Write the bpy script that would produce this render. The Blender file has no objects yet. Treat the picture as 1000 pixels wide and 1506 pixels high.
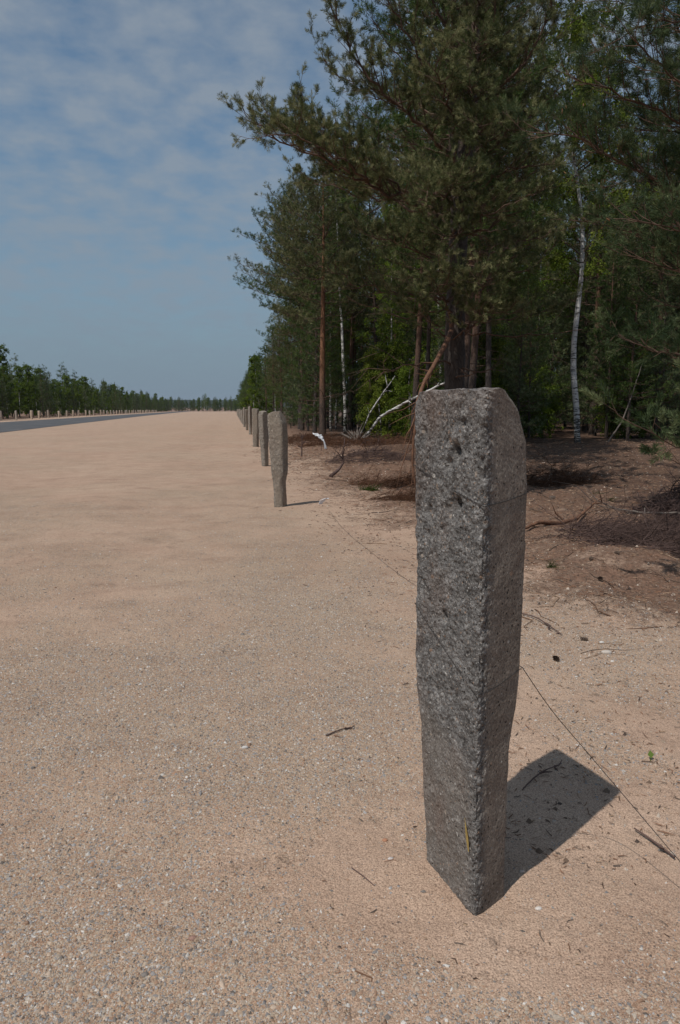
import bpy, math, random
import numpy as np
from mathutils import Vector

random.seed(7)
RNG = np.random.default_rng(11)
scene = bpy.context.scene
COL = scene.collection
R = math.radians

# ------------------------------------------------------------------ camera
CAM_H = 1.2
FPX = 1050.0
PITCH = math.atan((753 - 602.5) / FPX)
YAW = R(8.47)
cam_d = bpy.data.cameras.new('camera')
cam = bpy.data.objects.new('camera', cam_d)
COL.objects.link(cam)
cam.location = (0, 0, CAM_H)
cam.rotation_euler = (math.pi / 2 - PITCH, 0, -YAW)
cam_d.sensor_fit = 'VERTICAL'
cam_d.sensor_height = 36
cam_d.lens = FPX / 1506 * 36
cam_d.clip_start = 0.05
cam_d.clip_end = 9000
scene.camera = cam


def at(px, py, d):
    """world point seen at photo pixel (px,py) at distance d along the track"""
    v = Vector(((px - 500) / FPX, 1, -(py - 753) / FPX))
    c, s = math.cos(-PITCH), math.sin(-PITCH)
    v = Vector((v.x, c * v.y - s * v.z, s * v.y + c * v.z))
    c, s = math.cos(-YAW), math.sin(-YAW)
    v = Vector((c * v.x - s * v.y, s * v.x + c * v.y, v.z))
    t = d / v.y
    return Vector((v.x * t, d, CAM_H + v.z * t))


# ------------------------------------------------------------------ noise
_T = np.random.default_rng(3).random((256, 256))


def vnoise(x, y, seed=0):
    x = np.asarray(x, float) + seed * 17.31
    y = np.asarray(y, float) + seed * 9.77
    xi = np.floor(x).astype(int); yi = np.floor(y).astype(int)
    fx = x - xi; fy = y - yi
    fx = fx * fx * (3 - 2 * fx); fy = fy * fy * (3 - 2 * fy)
    a = _T[xi & 255, yi & 255]; b = _T[(xi + 1) & 255, yi & 255]
    c = _T[xi & 255, (yi + 1) & 255]; d = _T[(xi + 1) & 255, (yi + 1) & 255]
    return (a * (1 - fx) + b * fx) * (1 - fy) + (c * (1 - fx) + d * fx) * fy


def fbm(x, y, seed=0, oct=4):
    v = 0; amp = .5; tot = 0
    for k in range(oct):
        v = v + amp * vnoise(np.asarray(x) * 2 ** k, np.asarray(y) * 2 ** k, seed + k * 3)
        tot += amp; amp *= .5
    return v / tot - .5


def sstep(a, b, x):
    t = np.clip((np.asarray(x, float) - a) / (b - a), 0, 1)
    return t * t * (3 - 2 * t)


ROAD_D = np.array([-5, 0, 36.5, 58.6, 140, 250, 360, 504, 620])
ROAD_N = np.array([-9.6, -9.8, -11.9, -13, -16.8, -20.8, -24.7, -29, -33])
ROAD_F = np.array([-19.4, -19.6, -20.6, -21.4, -24.1, -28.0, -31.6, -36, -40])


def road_near(y): return np.interp(y, ROAD_D, ROAD_N)
def road_far(y): return np.interp(y, ROAD_D, ROAD_F)


def litter_mask(x, y):
    x = np.asarray(x, float); y = np.asarray(y, float)
    edge = 1.75 + 1.1 * fbm(x * .5, y * .35, 5) + 1.5 * fbm(x * 2.2, y * 1.6, 8)
    edge = edge + np.clip(4.2 - y, 0, 3) * .9 - .45 * sstep(6, 12, y)
    a = sstep(-.9, 1.2, x - edge)
    b = sstep(-.8, 1.6, (road_far(y) - 4.2 + 1.5 * fbm(x * .3, y * .1, 4)) - x)
    c = sstep(470, 540, y)
    return np.clip(np.clip(a + b + c, 0, 1) * .8 + .2 * sstep(8, 16, y + x * .6) * sstep(2.5, 5, x), 0, 1)


def ground_z(x, y):
    x = np.asarray(x, float); y = np.asarray(y, float)
    onroad = sstep(-8.8, -7.0, x) + (1 - sstep(-24.5, -22, x + (y - 70) * .05))
    onroad = np.clip(onroad, 0, 1)
    keep = sstep(.1, .5, np.hypot(x - .58, y - 1.62))
    near = 1 - sstep(14, 40, y)
    z = .050 * fbm(x * .55, y * .30, 1) + .014 * fbm(x * 2.0, y * 1.4, 2) + .005 * fbm(x * 8, y * 7, 3, 3) * near
    # shallow wheel ruts running along the strip
    z = z + .017 * np.sin(x * 2.3 + 1.2 * fbm(x * .1, y * .12, 6)) * sstep(-7, -4, x) * (1 - sstep(-.6, .6, x))
    f = sstep(1.3, 3.0, x)
    z = z + f * (.16 * fbm(x * .45, y * .4, 9) + .10 * fbm(x * 1.5, y * 1.3, 12, 5) + .045 * fbm(x * 6, y * 5, 14, 4) * near)
    # hummock of dug sand and needles at the wood's edge
    z = z + f * .09 * np.abs(fbm(x * 1.1, y * .9, 51, 4)) * 4 * near - f * .06
    z = z + .26 * np.exp(-((x - 3.1) / 1.1) ** 2 - ((y - 16.5) / 1.8) ** 2) + .2 * np.exp(-((x - 4.6) / 1.0) ** 2 - ((y - 19.5) / 1.6) ** 2)
    z = z * onroad * keep
    rr = np.hypot(x - .58, y - 1.62)
    z = z + .020 * np.exp(-((rr - .15) / .10) ** 2) * np.clip(.45 + 1.6 * fbm(x * 9, y * 9, 41, 3), 0, 1.2)
    # the far wood stands on ground that rises gently
    z = z + sstep(700, 2200, y) * 10
    return z


def gz(x, y): return float(ground_z(np.array([x]), np.array([y]))[0])


# ------------------------------------------------------------------ mesh helpers
class MB:
    def __init__(self):
        self.v = []; self.f = []; self.n = 0; self.attr = {}

    def add(self, v, f, **attr):
        v = np.asarray(v, float).reshape(-1, 3); f = np.asarray(f, int)
        self.v.append(v); self.f.append(f + self.n); self.n += len(v)
        for k, a in attr.items():
            self.attr.setdefault(k, []).append(a)

    def tube(self, P, rad, sides=6, cap=False):
        P = np.asarray([tuple(p) for p in P], float); n = len(P)
        rad = np.broadcast_to(np.asarray(rad, float), (n,)) if np.ndim(rad) else np.full(n, rad)
        T = np.gradient(P, axis=0); T /= np.linalg.norm(T, axis=1)[:, None] + 1e-12
        ref = np.array([0, 0, 1.]) if abs(T[0, 2]) < .8 else np.array([1., 0, 0])
        U = np.cross(T, ref); U /= np.linalg.norm(U, axis=1)[:, None] + 1e-12
        for i in range(1, n):
            u = U[i - 1] - T[i] * (U[i - 1] @ T[i]); U[i] = u / (np.linalg.norm(u) + 1e-12)
        W = np.cross(T, U)
        a = np.arange(sides) * 2 * math.pi / sides
        ring = (np.cos(a)[None, :, None] * U[:, None] + np.sin(a)[None, :, None] * W[:, None]) * rad[:, None, None] + P[:, None]
        i = np.arange(n - 1)[:, None] * sides; j = np.arange(sides)[None]; k = (j + 1) % sides
        F = np.stack([i + j, i + k, i + sides + k, i + sides + j], -1).reshape(-1, 4)
        self.add(ring.reshape(-1, 3), F)
        if cap:
            for e in (0, n - 1):
                c = P[e] + (T[e] if e else -T[e]) * rad[e] * .25
                v = np.vstack([ring[e], c]); m = sides
                f = [(q, (q + 1) % m, m) for q in range(m)]
                if e == 0: f = [(b, a_, c_) for a_, b, c_ in f]
                self.add(v, f)

    def mesh(self, name, mat, smooth=False):
        self.attr = {k: p for k, p in self.attr.items() if sum(len(q) for q in p) == self.n}
        me = bpy.data.meshes.new(name)
        V = np.vstack(self.v)
        me.vertices.add(len(V)); me.vertices.foreach_set('co', V.astype(np.float32).ravel())
        li = np.concatenate([f.ravel() for f in self.f])
        tot = np.concatenate([np.full(len(f), f.shape[1]) for f in self.f])
        st = np.concatenate([[0], np.cumsum(tot)[:-1]])
        me.loops.add(len(li)); me.loops.foreach_set('vertex_index', li.astype(np.int32))
        me.polygons.add(len(tot)); me.polygons.foreach_set('loop_start', st.astype(np.int32))
        me.polygons.foreach_set('loop_total', tot.astype(np.int32))
        for k, parts in self.attr.items():
            a = np.concatenate(parts)
            if a.ndim == 1:
                at_ = me.attributes.new(k, 'FLOAT', 'POINT'); at_.data.foreach_set('value', a.astype(np.float32))
            else:
                at_ = me.attributes.new(k, 'FLOAT_COLOR', 'POINT')
                at_.data.foreach_set('color', np.hstack([a, np.ones((len(a), 1))]).astype(np.float32).ravel())
        me.update(calc_edges=True)
        if smooth:
            me.polygons.foreach_set('use_smooth', np.ones(len(tot), bool))
        if mat: me.materials.append(mat)
        me.validate()
        return me

    def build(self, name, mat, parent=None, smooth=False):
        return link(name, self.mesh(name, mat, smooth), parent)


def link(name, me, parent=None):
    o = bpy.data.objects.new(name, me); COL.objects.link(o)
    if parent: o.parent = parent
    return o


def empty(name, loc=(0, 0, 0), rz=0, s=1):
    o = bpy.data.objects.new(name, None); COL.objects.link(o)
    o.empty_display_size = .1
    o.location = loc; o.rotation_euler = (0, 0, rz); o.scale = (s, s, s)
    return o


def tag(o, label=None, cat=None, group=None, kind=None):
    if label: o['label'] = label
    if cat: o['category'] = cat
    if group: o['group'] = group
    if kind: o['kind'] = kind
    return o


def unit(v): return v / (np.linalg.norm(v, axis=-1, keepdims=True) + 1e-12)


def needles(mb, P, D, k, shoot, ln, wd, spread=(.45, 1.0), rng=RNG):
    """bottle-brush shoots: k thin triangles along each shoot"""
    tone = np.repeat(rng.random(len(P)) ** 1.3, k)
    P = np.repeat(np.asarray(P), k, 0); D = np.repeat(unit(np.asarray(D)), k, 0); n = len(P)
    tone = np.repeat(np.clip(tone + rng.normal(size=n) * .08, 0, 1), 4)
    rnd = rng.normal(size=(n, 3))
    perp = unit(rnd - D * (rnd * D).sum(1)[:, None])
    t = rng.random(n)[:, None]
    base = P + D * shoot * t
    ang = rng.uniform(*spread, n)[:, None] * (1.15 - .5 * t)
    dr = D * np.cos(ang) + perp * np.sin(ang)
    side = unit(np.cross(dr, rng.normal(size=(n, 3)))) * wd * .5
    L = (ln * rng.uniform(.75, 1.15, n))[:, None]
    mid = base + dr * L * .55
    V = np.stack([base, mid - side, base + dr * L, mid + side], 1).reshape(-1, 3)
    F = np.arange(4 * n).reshape(-1, 4)
    mb.add(V, F, tone=tone)


def leaves(mb, P, size, rng=RNG, droop=.4):
    P = np.asarray(P); n = len(P)
    N = unit(rng.normal(size=(n, 3)) + np.array([0, 0, .5]))
    A = unit(np.cross(N, rng.normal(size=(n, 3)))); A = unit(A - np.array([0, 0, droop])); B = unit(np.cross(N, A))
    s = (size * rng.uniform(.6, 1.2, n))[:, None]
    V = np.stack([P, P + A * s * .45 - B * s * .38, P + A * s, P + A * s * .45 + B * s * .38], 1).reshape(-1, 3)
    mb.add(V, np.arange(4 * n).reshape(-1, 4), tone=np.repeat(rng.random(n), 4))


# ------------------------------------------------------------------ materials
def mat_new(name):
    m = bpy.data.materials.new(name); m.use_nodes = True
    nt = m.node_tree; b = nt.nodes['Principled BSDF']
    b.inputs['Specular IOR Level'].default_value = .25
    return m, nt, b


def N(nt, t, **kw):
    n = nt.nodes.new(t)
    for k, v in kw.items():
        if k in n.inputs: n.inputs[k].default_value = v
        else: setattr(n, k, v)
    return n


def ramp(nt, fac, stops, interp='LINEAR'):
    r = nt.nodes.new('ShaderNodeValToRGB'); r.color_ramp.interpolation = interp
    e = r.color_ramp.elements
    while len(e) > 1: e.remove(e[0])
    e[0].position = stops[0][0]; e[0].color = (*stops[0][1], 1)
    for p, c in stops[1:]:
        q = e.new(p); q.color = (*c, 1)
    nt.links.new(fac, r.inputs['Fac'])
    return r.outputs['Color']


def mixc(nt, fac, a, b, mode='MIX'):
    m = nt.nodes.new('ShaderNodeMix'); m.data_type = 'RGBA'; m.blend_type = mode
    for i, x in ((0, fac), (6, a), (7, b)):
        if isinstance(x, (int, float)): m.inputs[i].default_value = x
        elif isinstance(x, tuple): m.inputs[i].default_value = (*x, 1)
        else: nt.links.new(x, m.inputs[i])
    return m.outputs[2]


def math_(nt, op, a, b=None, clamp=False):
    m = nt.nodes.new('ShaderNodeMath'); m.operation = op; m.use_clamp = clamp
    for i, x in enumerate((a, b)):
        if x is None: continue
        if isinstance(x, (int, float)): m.inputs[i].default_value = x
        else: nt.links.new(x, m.inputs[i])
    return m.outputs[0]


def coords(nt, scale=(1, 1, 1), kind='Object'):
    tc = nt.nodes.new('ShaderNodeTexCoord'); mp = nt.nodes.new('ShaderNodeMapping')
    mp.inputs['Scale'].default_value = scale
    nt.links.new(tc.outputs[kind], mp.inputs['Vector'])
    return mp.outputs['Vector']


def noise(nt, vec, scale, detail=4, rough=.55, out='Fac'):
    n = N(nt, 'ShaderNodeTexNoise'); n.inputs['Scale'].default_value = scale
    n.inputs['Detail'].default_value = detail; n.inputs['Roughness'].default_value = rough
    nt.links.new(vec, n.inputs['Vector']); return n.outputs[out]


def voro(nt, vec, scale, feature='F1', out='Distance', rnd=1):
    n = nt.nodes.new('ShaderNodeTexVoronoi'); n.feature = feature
    n.inputs['Scale'].default_value = scale; n.inputs['Randomness'].default_value = rnd
    nt.links.new(vec, n.inputs['Vector']); return n.outputs[out]


def bump(nt, b, h, strength, dist, prev=None):
    n = nt.nodes.new('ShaderNodeBump'); n.inputs['Strength'].default_value = strength
    n.inputs['Distance'].default_value = dist
    nt.links.new(h, n.inputs['Height'])
    if prev: nt.links.new(prev, n.inputs['Normal'])
    nt.links.new(n.outputs[0], b.inputs['Normal']); return n.outputs[0]


def attr(nt, name, out='Fac'):
    a = nt.nodes.new('ShaderNodeAttribute'); a.attribute_name = name; return a.outputs[out]


STONES = [(0, (.20, .175, .155)), (.12, (.33, .32, .32)), (.22, (.45, .34, .24)), (.38, (.38, .21, .12)), (.50, (.44, .36, .28)),
          (.62, (.24, .225, .22)), (.70, (.55, .52, .48)), (.75, (.40, .27, .17)), (.88, (.13, .105, .09)), (.95, (.48, .35, .25))]


def m_ground():
    m, nt, b = mat_new('sand_and_litter'); L = nt.links
    v = coords(nt)
    grav = attr(nt, 'gravel'); lit = attr(nt, 'litter')
    n1 = noise(nt, v, .35, 5, .6); n2 = noise(nt, v, 2.6, 6, .62); n3 = noise(nt, v, 55, 3, .7); n4 = noise(nt, v, 260, 2, .6)
    sand = ramp(nt, n2, [(.25, (.340, .224, .158)), (.5, (.408, .277, .200)), (.75, (.470, .334, .245))])
    sand = mixc(nt, math_(nt, 'MULTIPLY', ramp(nt, n1, [(.4, (0, 0, 0)), (.62, (1, 1, 1))]), .5), sand, (.45, .335, .245))
    pt = noise(nt, coords(nt, (1, 1.6, 1)), 1.7, 6, .72)
    sand = mixc(nt, ramp(nt, pt, [(.54, (0, 0, 0)), (.66, (.55, .55, .55))]), sand, (.27, .175, .125))
    sand = mixc(nt, math_(nt, 'MULTIPLY', grav, .9, True), sand, mixc(nt, 1, sand, (.93, .93, .88), 'MULTIPLY'))
    grain = ramp(nt, n4, [(.32, (.50, .47, .45)), (.5, (1, 1, 1)), (.70, (1.4, 1.4, 1.4))])
    sand = mixc(nt, 1.0, sand, grain, 'MULTIPLY')
    # embedded grit, three sizes
    cells = []
    col = sand; hsum = None
    for sc, thr, wt in ((330, .50, .0016), (170, .44, .003), (85, .20, .006)):
        cid = voro(nt, v, sc, out='Color'); dd = voro(nt, v, sc)
        sep = nt.nodes.new('ShaderNodeSeparateColor'); L.new(cid, sep.inputs[0])
        stone = ramp(nt, sep.outputs[0], STONES, 'CONSTANT')
        patch = noise(nt, v, 3.1, 4, .7)
        amt = math_(nt, 'MULTIPLY', grav, thr * 2)
        amt = math_(nt, 'MULTIPLY', amt, ramp(nt, patch, [(.3, (.35, .35, .35)), (.6, (1, 1, 1))]))
        on = math_(nt, 'LESS_THAN', sep.outputs[1], amt)
        body = math_(nt, 'LESS_THAN', dd, .42)
        on = math_(nt, 'MULTIPLY', on, body)
        col = mixc(nt, math_(nt, 'MULTIPLY', on, .85), col, stone)
        h = math_(nt, 'MULTIPLY', math_(nt, 'MULTIPLY', math_(nt, 'SUBTRACT', .45, dd), on), wt * 2.2)
        hsum = h if hsum is None else math_(nt, 'ADD', hsum, h)
    # litter: needles, crumbs of bark and humus
    vf = coords(nt, (1, .45, 1)); n5 = noise(nt, vf, 38, 6, .75); n6 = noise(nt, v, 4.5, 6, .7)
    vg = coords(nt, (.4, 1, 1)); n7 = noise(nt, vg, 120, 4, .8)
    dark = ramp(nt, n5, [(.3, (.045, .026, .019)), (.46, (.112, .062, .043)), (.58, (.205, .122, .085)), (.74, (.32, .205, .148))])
    dark = mixc(nt, math_(nt, 'MULTIPLY', n7, .5), dark, (.20, .105, .06))
    dark = mixc(nt, ramp(nt, lit, [(.80, (0, 0, 0)), (.98, (1, 1, 1))]), dark, mixc(nt, 1, dark, (.42, .38, .36), 'MULTIPLY'))  # brown needle floor inside the wood, darkened further: canopy shade put into its colour
    lm = math_(nt, 'ADD', math_(nt, 'MULTIPLY', lit, 1.2), math_(nt, 'MULTIPLY', math_(nt, 'SUBTRACT', n6, .5), 2.4))
    lm = math_(nt, 'ADD', lm, math_(nt, 'MULTIPLY', math_(nt, 'SUBTRACT', n5, .5), 1.6))
    lm = ramp(nt, lm, [(.34, (0, 0, 0)), (.95, (.88, .88, .88))])
    lm2 = math_(nt, 'MULTIPLY', lm, ramp(nt, lit, [(.02, (0, 0, 0)), (.2, (1, 1, 1))]))
    col = mixc(nt, lm2, col, dark)
    # specks of bark on the sand
    sp = ramp(nt, voro(nt, coords(nt, (1, .55, 1)), 24, out='Distance'), [(.07, (1, 1, 1)), (.10, (0, 0, 0))])
    col = mixc(nt, math_(nt, 'MULTIPLY', sp, math_(nt, 'GREATER_THAN', n6, .56)), col, (.12, .075, .05))
    L.new(col, b.inputs['Base Color']); b.inputs['Roughness'].default_value = .95
    h2 = math_(nt, 'ADD', math_(nt, 'MULTIPLY', n3, .006), math_(nt, 'MULTIPLY', n4, .0016))
    h3 = math_(nt, 'ADD', h2, hsum)
    h3 = math_(nt, 'ADD', h3, math_(nt, 'MULTIPLY', math_(nt, 'MULTIPLY', n5, lm), .02))
    h3 = math_(nt, 'ADD', h3, math_(nt, 'MULTIPLY', noise(nt, v, 14, 4, .6), .016))
    bump(nt, b, h3, 1.0, 1.0)
    return m


def m_simple(name, stops, scale=8, rough=.8, bs=.3, bd=.01, sc3=(1, 1, 1), trans=0):
    m, nt, b = mat_new(name); v = coords(nt, sc3)
    n = noise(nt, v, scale, 5, .65)
    nt.links.new(ramp(nt, n, stops), b.inputs['Base Color']); b.inputs['Roughness'].default_value = rough
    if bd: bump(nt, b, n, bs, bd)
    return m


def m_foliage(name, c1, c2, c3, trans=.25, vscale=1.3):
    """leaf or needle colour that varies clump by clump and tree by tree"""
    m, nt, b = mat_new(name); L = nt.links
    v = coords(nt); n = noise(nt, v, vscale, 3, .7)
    oi = nt.nodes.new('ShaderNodeObjectInfo')
    n = math_(nt, 'ADD', math_(nt, 'MULTIPLY', n, .55), math_(nt, 'MULTIPLY', oi.outputs['Random'], .14))
    n = math_(nt, 'ADD', n, math_(nt, 'MULTIPLY', attr(nt, 'tone'), .36))
    col = ramp(nt, n, [(.3, c1), (.52, c2), (.74, c3)])
    L.new(col, b.inputs['Base Color']); b.inputs['Roughness'].default_value = .6
    b.inputs['Specular IOR Level'].default_value = .12
    t = nt.nodes.new('ShaderNodeBsdfTranslucent'); L.new(col, t.inputs['Color'])
    mx = nt.nodes.new('ShaderNodeMixShader'); mx.inputs[0].default_value = trans
    L.new(b.outputs[0], mx.inputs[1]); L.new(t.outputs[0], mx.inputs[2])
    L.new(mx.outputs[0], nt.nodes['Material Output'].inputs['Surface'])
    return m


def m_pine_bark(name, low, high, z0, z1):
    m, nt, b = mat_new(name); L = nt.links
    v = coords(nt, (1, 1, .28)); tc = nt.nodes.new('ShaderNodeTexCoord')
    sep = nt.nodes.new('ShaderNodeSeparateXYZ'); L.new(tc.outputs['Object'], sep.inputs[0])
    n = noise(nt, v, 14, 5, .7); vo = voro(nt, v, 22, 'DISTANCE_TO_EDGE')
    mr = nt.nodes.new('ShaderNodeMapRange'); mr.inputs[1].default_value = z0; mr.inputs[2].default_value = z1
    L.new(sep.outputs[2], mr.inputs[0])
    f = math_(nt, 'ADD', mr.outputs[0], math_(nt, 'MULTIPLY', math_(nt, 'SUBTRACT', n, .5), .9), True)
    a = ramp(nt, n, [(.3, tuple(x * .45 for x in low)), (.7, low)])
    c = ramp(nt, n, [(.3, tuple(x * .6 for x in high)), (.7, high)])
    col = mixc(nt, f, a, c)
    crk = ramp(nt, vo, [(0, (.35, .3, .28)), (.09, (1, 1, 1))])
    col = mixc(nt, .8, col, crk, 'MULTIPLY')
    L.new(col, b.inputs['Base Color']); b.inputs['Roughness'].default_value = .9
    bump(nt, b, math_(nt, 'ADD', vo, n), .7, .02)
    return m


def m_birch_bark():
    m, nt, b = mat_new('birch_bark'); L = nt.links
    v = coords(nt, (1, 1, 5)); n = noise(nt, v, 3.2, 5, .7)
    n2 = noise(nt, coords(nt), 2.2, 4, .6)
    tc = nt.nodes.new('ShaderNodeTexCoord'); sep = nt.nodes.new('ShaderNodeSeparateXYZ'); L.new(tc.outputs['Object'], sep.inputs[0])
    mr = nt.nodes.new('ShaderNodeMapRange'); mr.inputs[1].default_value = 0; mr.inputs[2].default_value = 1.6
    mr.inputs[3].default_value = .15; mr.inputs[4].default_value = 0
    L.new(sep.outputs[2], mr.inputs[0])
    s = math_(nt, 'SUBTRACT', n, mr.outputs[0])
    col = ramp(nt, s, [(.40, (.05, .045, .04)), (.46, (.52, .50, .47)), (.8, (.72, .70, .67))])
    col = mixc(nt, ramp(nt, n2, [(.55, (0, 0, 0)), (.75, (.5, .5, .5))]), col, (.38, .34, .28))
    L.new(col, b.inputs['Base Color']); b.inputs['Roughness'].default_value = .75
    bump(nt, b, n, .3, .01)
    return m


def m_concrete(name='weathered_concrete', gain=1.0, warm=(1, 1, 1)):
    m, nt, b = mat_new(name); L = nt.links
    v = coords(nt); ro = attr(nt, 'rough')
    n1 = noise(nt, v, 3.2, 5, .65); n2 = noise(nt, v, 30, 6, .75); n3 = noise(nt, v, 190, 3, .7)
    smoothc = ramp(nt, n1, [(.3, (.150, .125, .103)), (.5, (.205, .172, .143)), (.7, (.265, .235, .20))])
    roughc = ramp(nt, n2, [(.30, (.050, .045, .042)), (.46, (.135, .126, .118)), (.6, (.225, .212, .20)), (.76, (.42, .40, .375))])
    col = mixc(nt, ro, smoothc, roughc)
    spk = ramp(nt, n3, [(.30, (.45, .44, .43)), (.5, (1, 1, 1)), (.70, (1.5, 1.5, 1.5))])
    col = mixc(nt, .9, col, spk, 'MULTIPLY')
    for sc, th, keep in ((55, .16, .30), (120, .24, .34), (240, .30, .36)):
        cid = voro(nt, v, sc, out='Color'); dd = voro(nt, v, sc)
        sep = nt.nodes.new('ShaderNodeSeparateColor'); L.new(cid, sep.inputs[0])
        stone = ramp(nt, sep.outputs[0], [(0, (.36, .34, .32)), (.25, (.10, .095, .09)), (.45, (.30, .20, .14)), (.6, (.50, .47, .43)), (.72, (.18, .175, .175)), (.9, (.40, .33, .27))], 'CONSTANT')
        on = math_(nt, 'LESS_THAN', sep.outputs[1], math_(nt, 'MULTIPLY', math_(nt, 'ADD', ro, .12), th))
        on = math_(nt, 'MULTIPLY', on, math_(nt, 'LESS_THAN', dd, keep))
        col = mixc(nt, math_(nt, 'MULTIPLY', on, .8), col, stone)
    # pin holes left by air bubbles
    dd = voro(nt, v, 62); pin = ramp(nt, math_(nt, 'ADD', dd, math_(nt, 'MULTIPLY', math_(nt, 'SUBTRACT', noise(nt, v, 9, 2), .5), .3)), [(.10, (1, 1, 1)), (.16, (0, 0, 0))])
    col = mixc(nt, math_(nt, 'MULTIPLY', pin, .85), col, (.035, .03, .027))
    # reddish-brown weather stains and a paler scuffed band of lichen
    n4 = noise(nt, coords(nt, (1, 1, .5)), 5.5, 4, .6)
    col = mixc(nt, math_(nt, 'MULTIPLY', ramp(nt, n4, [(.52, (0, 0, 0)), (.72, (1, 1, 1))]), .45), col, (.17, .105, .075))
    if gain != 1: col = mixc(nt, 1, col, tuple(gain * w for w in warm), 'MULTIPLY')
    L.new(col, b.inputs['Base Color']); b.inputs['Roughness'].default_value = .92
    h = math_(nt, 'MULTIPLY', n2, .010)
    h = math_(nt, 'MULTIPLY', h, math_(nt, 'ADD', ro, .15))
    h = math_(nt, 'ADD', h, math_(nt, 'MULTIPLY', n3, .0022))
    h = math_(nt, 'SUBTRACT', h, math_(nt, 'MULTIPLY', pin, .006))
    h = math_(nt, 'ADD', h, math_(nt, 'MULTIPLY', math_(nt, 'MULTIPLY', math_(nt, 'SUBTRACT', 1, voro(nt, v, 110)), ro), .004))
    bump(nt, b, h, 1, 1)
    return m


def m_asphalt():
    m, nt, b = mat_new('asphalt'); v = coords(nt)
    n = noise(nt, v, .3, 4, .6); n2 = noise(nt, v, 90, 2, .6)
    c = ramp(nt, n, [(.35, (.075, .075, .078)), (.65, (.105, .105, .108))])
    c = mixc(nt, 1, c, ramp(nt, n2, [(.3, (.7, .7, .7)), (.7, (1.25, 1.25, 1.25))]), 'MULTIPLY')
    nt.links.new(c, b.inputs['Base Color']); b.inputs['Roughness'].default_value = .85
    sandy = ramp(nt, noise(nt, coords(nt, (1, .15, 1)), 1.1, 5, .65), [(.56, (0, 0, 0)), (.75, (.5, .5, .5))])
    c = mixc(nt, sandy, c, (.26, .20, .155)); nt.links.new(c, b.inputs['Base Color'])
    bump(nt, b, n2, .4, .005); return m


def m_attrcol(name, rough=.85):
    m, nt, b = mat_new(name)
    c = mixc(nt, 1, attr(nt, 'tint', 'Color'), ramp(nt, noise(nt, coords(nt), 400, 2), [(.3, (.75, .75, .75)), (.7, (1.2, 1.2, 1.2))]), 'MULTIPLY')
    nt.links.new(c, b.inputs['Base Color']); b.inputs['Roughness'].default_value = rough
    return m


M = dict(
    ground=m_ground(), concrete=m_concrete(), concrete_pale=m_concrete('pale_concrete', 1.35, (1.06, 1, .90)), concrete_white=m_concrete('lightened_concrete', 2.3, (1.05, 1, .92)), asphalt=m_asphalt(), birch=m_birch_bark(),
    needle=m_foliage('pine_needles', (.036, .050, .018), (.100, .118, .044), (.31, .30, .150), .25),
    needle_blue=m_foliage('pine_needles_bluish', (.032, .055, .022), (.085, .118, .050), (.27, .30, .150), .25),
    needle_green=m_foliage('pine_needles_green', (.032, .058, .014), (.075, .118, .030), (.15, .20, .055), .25),
    leaf=m_foliage('birch_leaves', (.055, .095, .010), (.12, .18, .018), (.22, .29, .035), .45),
    leaf_dark=m_foliage('dark_leaves', (.038, .066, .010), (.080, .125, .018), (.15, .20, .030), .40),
    leaf_bright=m_foliage('fresh_leaves', (.075, .115, .012), (.14, .19, .022), (.26, .30, .05), .45),
    brown=m_foliage('dead_needles', (.085, .040, .022), (.170, .085, .048), (.27, .155, .095), .15, 2.5),
    purple=m_simple('dead_twigs', [(.3, (.055, .034, .030)), (.7, (.15, .098, .082))], 6, .9, 0, 0),
    bark=m_pine_bark('pine_bark', (.095, .074, .062), (.20, .11, .07), 2.2, 5.5),
    bark_hero=m_pine_bark('pine_bark_old', (.095, .078, .068), (.12, .08, .058), 3, 8),
    bark_orange=m_pine_bark('pine_bark_orange', (.11, .080, .064), (.30, .15, .080), 1.4, 3.2),
    branch=m_simple('branch_bark', [(.3, (.06, .040, .030)), (.7, (.155, .095, .065))], 10, .9, .3, .01),
    deadwood=m_simple('peeled_branch', [(.3, (.085, .045, .028)), (.7, (.23, .115, .068))], 12, .8, .4, .01),
    greywood=m_simple('grey_deadwood', [(.3, (.11, .09, .075)), (.7, (.27, .23, .195))], 12, .85, .4, .01),
    wire=m_simple('old_wire', [(.3, (.025, .022, .020)), (.7, (.06, .05, .045))], 30, .6, 0, 0),
    white=m_simple('white_plastic', [(.3, (.70, .72, .75)), (.7, (.80, .81, .83))], 9, .45, .3, .004),
    gravel=m_attrcol('gravel_stones'),
    litter=m_attrcol('litter_bits'),
    cone=m_simple('pine_cone', [(.3, (.07, .048, .036)), (.7, (.17, .12, .09))], 60, .85, .3, .004),
    green=m_foliage('fresh_green', (.06, .10, .02), (.10, .16, .03), (.15, .22, .05), .3),
    yellow=m_simple('yellow_lichen', [(.3, (.28, .19, .06)), (.7, (.42, .30, .10))], 60, .8, 0, 0),
    cloth=m_simple('cone_orange', [(.3, (.20, .10, .05)), (.7, (.30, .16, .08))], 30, .8, 0, 0),
    hill=m_simple('distant_forest', [(.3, (.014, .024, .018)), (.7, (.028, .042, .030))], .05, .9, 0, 0),
)

# ------------------------------------------------------------------ ground, road
def axis(segs):
    out = [segs[0][0]]
    for a, b, s0, s1 in segs:
        x = a
        while x < b - 1e-6:
            t = (x - a) / (b - a); x = min(b, x + s0 + (s1 - s0) * t); out.append(x)
    return np.array(out)


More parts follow.
